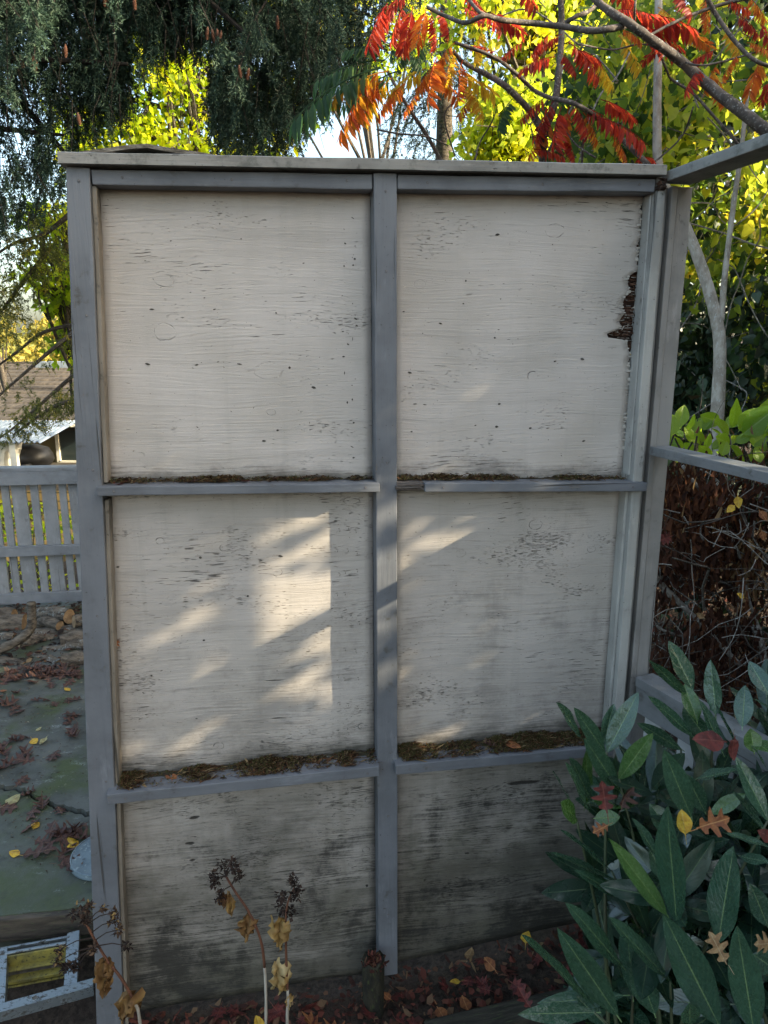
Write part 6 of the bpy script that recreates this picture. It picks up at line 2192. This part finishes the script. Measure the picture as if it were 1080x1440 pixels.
HAND = [(z6(265, 640), z6(425, 335), 30, 1.22, 1.25, 0, .1), (z6(245, 600), z6(300, 395), 20, 1.24, 1.28, 0, .5), (z6(255, 640), z6(100, 415), 23, 1.22, 1.18, 0, -.4), (z6(325, 830), z6(135, 555), 26, 1.18, 1.14, 0, -.4), (z6(130, 560), z6(-5, 388), 17, 1.2, 1.16, 0, .8),
        (z6(326, 775), z6(500, 540), 28, 1.17, 1.15, 1, .2), (z6(170, 930), z6(40, 690), 23, 1.16, 1.14, 0, .4), (z6(75, 890), z6(-10, 735), 18, 1.16, 1.14, 0, .7), (z6(700, 330), z6(580, 75), 30, 1.25, 1.3, 0, .5), (z6(665, 350), z6(470, 185), 12, 1.24, 1.2, 0, 1.0),
        (z6(815, 450), z6(800, 170), 26, 1.2, 1.24, 0, -.2), (z6(1085, 350), z6(985, 175), 20, 1.15, 1.2, 0, .6), (z6(1085, 420), z6(1000, 375), 10, 1.15, 1.18, 0, .8), (z6(950, 510), z6(965, 300), 25, 1.18, 1.22, 0, .3), (z6(700, 560), z6(475, 355), 21, 1.2, 1.18, 0, .5), (z6(640, 625), z6(405, 490), 21, 1.26, 1.24, 0, -.2),
        (z6(765, 565), z6(655, 400), 27, 1.23, 1.25, 0, -.2), (z6(690, 965), z6(560, 640), 36, 1.08, 1.06, 0, .2), (z6(760, 940), z6(655, 740), 26, 1.12, 1.12, 0, -.3), (z6(720, 775), z6(930, 730), 26, 1.13, 1.1, 0, -.5), (z6(1080, 985), z6(918, 662), 25, 1.02, 1.06, 0, .5), (z6(1085, 740), z6(980, 612), 17, 1.03, 1.05, 0, .7),
        (z6(1080, 1055), z6(890, 845), 21, 1.03, 1.06, 0, .5), (z6(790, 950), z6(970, 850), 22, 1.1, 1.08, 1, .2), (z8(822, 432), z8(805, 98), 46, .98, .95, 0, .05), (z8(940, 490), z8(985, 218), 54, .95, .98, 0, -.1), (z6(870, 1050), z6(1090, 1120), 26, 1.0, .96, 0, -.5), (z6(940, 1165), z6(1090, 1215), 22, .98, .95, 0, -.3),
        (z6(540, 1200), z6(380, 980), 21, 1.05, 1.08, 0, .7), (z8(795, 412), z8(628, 198), 32, 1.0, 1.03, 1, .3), (z8(640, 290), z8(488, 178), 27, 1.12, 1.1, 0, .3), (z8(655, 320), z8(470, 238), 23, 1.13, 1.11, 0, .5), (z8(592, 670), z8(388, 466), 46, .98, .94, 0, .1), (z8(668, 555), z8(498, 378), 34, 1.02, 1.0, 0, .3), (z8(655, 695), z8(483, 438), 32, 1.0, 1.0, 0, -.4),
        (z8(805, 600), z8(643, 418), 40, .97, .95, 0, .1), (z8(672, 362), z8(530, 290), 24, 1.12, 1.1, 0, -.1), (z8(940, 720), z8(785, 410), 58, .92, .92, 0, .1), (z8(1040, 740), z8(993, 446), 50, .9, .9, 0, -.1), (z8(1080, 445), z8(1022, 318), 32, .98, 1.0, 0, .2), (z8(592, 688), z8(372, 692), 30, .97, .95, 0, -.2), (z8(672, 640), z8(432, 660), 24, 1.03, 1.02, 0, -.4),
        (z8(1090, 560), z8(1030, 520), 40, .95, .95, 0, .0), (z8(860, 720), z8(860, 660), 30, .9, .88, 0, .3), (z8(620, 720), z8(540, 640), 26, 1.0, 1.02, 0, .5), (z8(700, 640), z8(690, 420), 30, 1.05, 1.06, 0, -.6), (z8(760, 690), z8(700, 520), 36, 1.0, 1.02, 0, -.5), (z6(1010, 640), z6(985, 520), 28, 1.12, 1.14, 1, .2), (z6(1085, 640), z6(1010, 560), 30, 1.1, 1.14, 1, 0),
        (z6(600, 1060), z6(480, 900), 30, 1.14, 1.16, 0, .3), (z6(110, 975), z6(40, 900), 34, 1.15, 1.12, 1, .0), (z6(205, 975), z6(330, 965), 24, 1.14, 1.13, 1, .2), (z6(850, 640), z6(720, 380), 16, 1.16, 1.2, 0, .9), (z6(930, 640), z6(830, 400), 14, 1.17, 1.2, 0, .9), (z6(720, 480), z6(668, 290), 24, 1.2, 1.24, 1, .5), (z6(560, 1290), z6(480, 1130), 26, 1.06, 1.08, 0, .4)]
for (a, b, wpx, Ya, Yb, mt, rl_) in HAND:
    A, B = at(a[0], a[1], Ya), at(b[0], b[1], Yb)
    wd = wpx * (Ya + Yb) / 2000 / max(.45, math.cos(rl_))
    laurel(A, B, max(wd * 1.06, (B - A).length * .21), mt, rl_)
    tips.append(A)
# whorls of leaves at shoot ends, farther back and lower, and outside the frame
def whorl(P, n, axis, ln):
    P, axis = Vector(P), Vector(axis).normalized()
    s, nn = frame_from(axis)
    a0 = random.uniform(0, 6.28)
    for k in range(n):
        a = a0 + k * 2.4
        op = random.uniform(.35, 1.1)
        d = (axis * math.cos(op) + (s * math.cos(a) + nn * math.sin(a)) * math.sin(op)).normalized()
        l = ln * random.uniform(.75, 1.1)
        base = P - axis * k * .010
        laurel(base, base + d * l, l * random.uniform(.28, .36), 1 if random.random() < .12 else 0, random.uniform(-.5, .5), facing=(axis * 1.0 - d * .4 + Vector((0, -.2, .2))))
    tips.append(P)


for k in range(27):
    x = random.uniform(830, 1090)
    y = random.uniform(1010, 1450)
    if y < 1100 and x < 1010:
        y += 110
    if x < 870 and y > 1250:
        y = random.uniform(1390, 1460)
        x = random.uniform(820, 900)
    P = at(x, y, random.uniform(1.14, 1.42))
    whorl(P, 5, (random.gauss(-.15, .35), random.gauss(-.35, .3), .9), random.uniform(.11, .15))
for k in range(18):
    P = Vector((random.uniform(.72, 1.3), random.uniform(.55, 1.45), random.uniform(.25, 1.0)))
    if (P - CAM).length < .5:
        continue
    whorl(P, 5, (random.gauss(0, .4), random.gauss(-.1, .4), .9), random.uniform(.11, .15))
mb = MB()
for P in tips[::5]:
    rt = Vector((.62 + (P.x - .62) * .35 + random.gauss(0, .05), 1.15 + (P.y - 1.15) * .3 + random.gauss(0, .04), .02))
    m_ = rt.lerp(P, .55) + Vector((random.gauss(0, .03), random.gauss(0, .03), .05))
    q = smooth_path([rt, m_, P], 5)
    mb.add(*tube_arrays(q, lerp_list(.005, .0018, len(q)), 6, .05))
g = G('laurel_stem')
M['lstem'] = g.done(g.mix(g.noise(g.obj(), 8), (0.05, 0.085, 0.03), (0.055, 0.04, 0.03)), .6)
part('stems', mb.mesh('stems', True), M['lstem'], lau)
mb = MB()
for pl in [[(905, 1300), (922, 1292), (935, 1282), (980, 1270), (1085, 1232)], [(990, 1230), (1045, 1232), (1090, 1236)], [(910, 1305), (896, 1335), (890, 1380)]]:
    P = smooth_path([at(x, y, 1.12) for x, y in pl], 5)
    mb.add(*tube_arrays(P, .0045, 7, .15))
part('old_twigs', mb.mesh('old_twigs', True), M['twig_pale'], lau)
# the many leaves behind: too many to pick apart, joined
lowpoly = []
for i in range(4):
    me = laurel_leaf('inner', 90 + i)
    V = np.array([v.co[:] for v in me.vertices])
    lowpoly.append((V, [tuple(p.vertices) for p in me.polygons], np.array([[l.uv[0], l.uv[1]] for l in me.uv_layers[0].data])))
    bpy.data.meshes.remove(me)
BV, BF, BU, nb = [], [], [], 0
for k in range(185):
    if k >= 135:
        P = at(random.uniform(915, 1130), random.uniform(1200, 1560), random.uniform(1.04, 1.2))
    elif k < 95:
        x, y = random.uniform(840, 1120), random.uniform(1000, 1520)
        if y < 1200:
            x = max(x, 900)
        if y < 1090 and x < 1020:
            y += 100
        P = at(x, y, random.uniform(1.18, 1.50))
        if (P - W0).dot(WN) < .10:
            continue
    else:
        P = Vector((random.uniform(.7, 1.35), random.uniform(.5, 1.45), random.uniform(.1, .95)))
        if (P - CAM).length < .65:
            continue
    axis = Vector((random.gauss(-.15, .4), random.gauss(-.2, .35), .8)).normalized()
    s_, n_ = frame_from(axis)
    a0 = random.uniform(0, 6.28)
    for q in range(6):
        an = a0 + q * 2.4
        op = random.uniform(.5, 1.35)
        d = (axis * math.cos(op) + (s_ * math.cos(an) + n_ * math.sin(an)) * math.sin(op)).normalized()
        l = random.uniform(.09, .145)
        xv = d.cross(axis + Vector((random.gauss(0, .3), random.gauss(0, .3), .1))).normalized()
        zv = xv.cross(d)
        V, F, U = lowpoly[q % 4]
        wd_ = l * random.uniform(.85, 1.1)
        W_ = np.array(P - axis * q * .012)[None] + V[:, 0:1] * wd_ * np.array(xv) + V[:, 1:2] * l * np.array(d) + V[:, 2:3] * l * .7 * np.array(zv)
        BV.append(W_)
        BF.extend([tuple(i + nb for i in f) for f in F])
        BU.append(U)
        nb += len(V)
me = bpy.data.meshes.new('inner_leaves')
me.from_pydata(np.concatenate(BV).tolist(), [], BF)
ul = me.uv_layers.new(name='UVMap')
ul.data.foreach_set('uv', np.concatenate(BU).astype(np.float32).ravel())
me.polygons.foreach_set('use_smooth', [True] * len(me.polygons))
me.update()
part('inner_leaves', me, laurel_mat('laurel_leaf_shaded', (0.018, 0.044, 0.028), (0.026, 0.056, 0.034), (0.10, 0.15, 0.07), .08), lau, 'stuff')  # darker green puts the shade inside the bush into the leaf colour
# autumn leaves caught in it
for (x, y, Y, kd, cc, s_, nrm, rz, lab) in [(850, 1122, 1.10, 'star', 'red', .085, (-.2, -1, .3), 0.2, 'dull red brown leaf standing upright among the left laurel shoots'), (878, 1122, 1.10, 'star', 'brown', .07, (.3, -1, .2), -.6, 'pinkish brown leaf beside the upright red leaf in the laurel'),
                                            (1000, 1042, 1.05, 'oval', 'red', .09, (.1, -.6, .8), 1.4, 'folded bright red leaf lying across the laurel near the right edge'), (1030, 1050, 1.05, 'oval', 'red', .06, (.5, -.8, .3), 2.8, 'pale pink red leaf tip next to the folded red leaf'),
                                            (1000, 1158, .97, 'oak', 'orange', .085, (0, -.9, .6), -1.3, 'orange tan oak leaf held by the laurel right of the tallest leaf'), (963, 1158, .96, 'oval', 'yellow', .06, (-.7, -.7, .2), .35, 'narrow bright yellow leaf tucked beside the tallest laurel leaf'),
                                            (1010, 1335, .88, 'oak', 'tan', .07, (0, -.8, .7), .4, 'tan crumpled oak leaf low in the laurel at the right'), (1075, 1325, .86, 'oak', 'tan', .06, (.3, -.9, .3), 1.4, 'tan leaf at the right edge low in the laurel'), (845, 1165, 1.12, 'star', 'orange', .05, (0, -.8, .6), 2.0, 'small orange brown leaf under the upright red leaf'),
                                            (1078, 1175, .95, 'oval', 'red', .05, (.2, -.9, .4), 1.0, 'dark red leaf in the shade of the laurel at the right edge'), (738, 1405, 1.2, 'star', 'red', .07, (0, -.4, .9), .5, 'dark red leaf on the timber edging beside the laurel')]:
    put_leaf(at(x, y, Y), s_ * .66, 'oak' if kd == 'star' else kd, cc, lab, None, nrm=nrm, rz=rz)

# ================================================================== unseen tall tree added off to the right, out of frame: keeps the spruce in shade
tt = thing('shade_tree', (4.2, 3.6, .4), 'unseen tall evergreen added on the right to shade the spruce', 'tree')
mb = MB()
mb.add(*tube_arrays([(4.2, 3.6, .2), (4.2, 3.6, 4), (4.2, 3.6, 9)], [.20, .15, .04], 10, .05))
part('trunk', mb.mesh('trunk', True), M['bark'], tt)
n = 26000
zz_ = RNG.uniform(4.5, 9.0, n)
aa_ = RNG.uniform(0, 6.283, n)
rr_ = np.sqrt(RNG.random(n)) * (1.25 - (zz_ - 4.5) * .10)
PP = np.stack([4.2 + rr_ * np.cos(aa_) * .75, 3.65 + rr_ * np.sin(aa_), zz_], 1)
part('crown', cloud('crown', PP, RNG.uniform(.08, .14, n), rnd_tint(n, .4, .25), T_LANCE, .7, 1.8), M['hedge'], tt, 'stuff')

# ================================================================== unseen hedge added along the right side, out of frame: it shades the yard
hd = thing('shade_hedge', (3.0, .3, 0), 'unseen hedge added on the right to shade the yard with gaps cut for sun', 'hedge')
RNG = np.random.default_rng(21)
n = 68000
PP = np.stack([RNG.uniform(2.55, 3.35, n), RNG.uniform(-3.0, 2.75, n), RNG.uniform(0.0, 4.2, n)], 1)
PP = PP[PP[:, 2] < 3.35 + 0.75 / (1 + np.exp((PP[:, 1] - 1.15) / .12)) + .15 * np.sin(PP[:, 1] * 5)]
m2 = 9000  # extra clump added to shade the slat fence
PP = np.concatenate([PP, np.stack([RNG.uniform(2.0, 2.6, m2), RNG.uniform(2.65, 3.15, m2), RNG.uniform(0.6, 3.7, m2)], 1)])
n = len(PP)
sd3 = np.array(SUN_DIR)
wn3, w03, wt3 = np.array(WN), np.array(W0), np.array(WT)
dd = (PP - w03) @ wn3
k_ = dd / (sd3 @ wn3)
hit = PP - k_[:, None] * sd3
hu = (hit - w03) @ wt3
hz = hit[:, 2]
# gaps cut in the leaves to shape the sun patches on the screen
edge_n = np.array([noise.noise((u * 5, z * 5, 3.3)) for u, z in zip(hu, hz)])
zr = 1.155 + .5 * (hu - .18) + .03 * edge_n        # where the middle rail throws its shadow
top_ = np.where(np.abs(hu) < .06, 1.42, 1.27)
up_ = np.clip((hz - zr) / .05, 0, 1) * np.clip((top_ - hz) / .04, 0, 1) * np.clip((hu + .50) / .06, 0, 1) * np.clip((.30 - hu) / .08, 0, 1)
soft = np.array([noise.noise(((z - .5 * u) * 8, u * 1.3, 2.2)) for u, z in zip(hu, hz)])      # slanting noise bands break up the patch
up_ *= np.clip(1.0 - np.maximum(-.16 - hu, 0) * 1.9, .15, 1) * np.clip(1.0 + np.where(hu < -.12, 1.0, .3) * soft, .2, 1)
lo_ = (hz < zr + .05) * np.clip((hz - .77 - .6 * (-.13 - hu)) / .06, 0, 1) * np.clip((hu + .45) / .25, 0, 1) * np.clip((.0 - hu) / .04, 0, 1) * np.clip(.85 + 1.0 * soft, .1, 1)
through = np.maximum(np.maximum(up_, lo_), .55 * (((hu - .07) / .08) ** 2 + ((hz - .69) / .06) ** 2 < 1))
# a share of light = leaves thinned out along that ray
prob_keep = np.clip(-np.log(np.clip(through * .93, .003, 1)) / 4.2, 0, 1)
for (cx_, cy_, cz_, rr_) in ((1.02, 2.30, 1.42, .34), (1.35, 2.35, 1.35, .30)):    # opening cut so that sun falls on the lime shrub
    rel = PP - np.array([cx_, cy_, cz_])
    al = rel @ sd3
    dist = np.linalg.norm(rel - al[:, None] * sd3, axis=1)
    prob_keep = np.where(dist < rr_, np.minimum(prob_keep, .12), prob_keep)
keep = RNG.random(n) < prob_keep
near_gap = (np.abs(hu + .1) < .65) & (np.abs(hz - 1.1) < .55)
solid = np.nonzero((prob_keep > .99) & ~near_gap)[0]
more = PP[RNG.choice(solid, 22000)] + RNG.normal(0, .05, (22000, 3))
PP, near_gap = PP[keep], near_gap[keep]
PP, near_gap = np.concatenate([PP, more]), np.concatenate([near_gap, np.zeros(len(more), bool)])
part('crown', cloud('crown', PP, np.where(near_gap, .62, 1.0) * RNG.uniform(.08, .13, len(PP)), rnd_tint(len(PP), .5, .25), T_HEART, .5), M['hedge'], hd, 'stuff')
mb = MB()
for k in range(24):
    y = -2.9 + k * .235
    mb.add(*tube_arrays([(3.0, y, -.1), (3.0 + random.gauss(0, .05), y, 2.2), (3.0 + random.gauss(0, .1), y, 4.2)], [.035, .025, .01], 6))
part('stems', mb.mesh('stems'), M['twig'], hd, 'stuff')
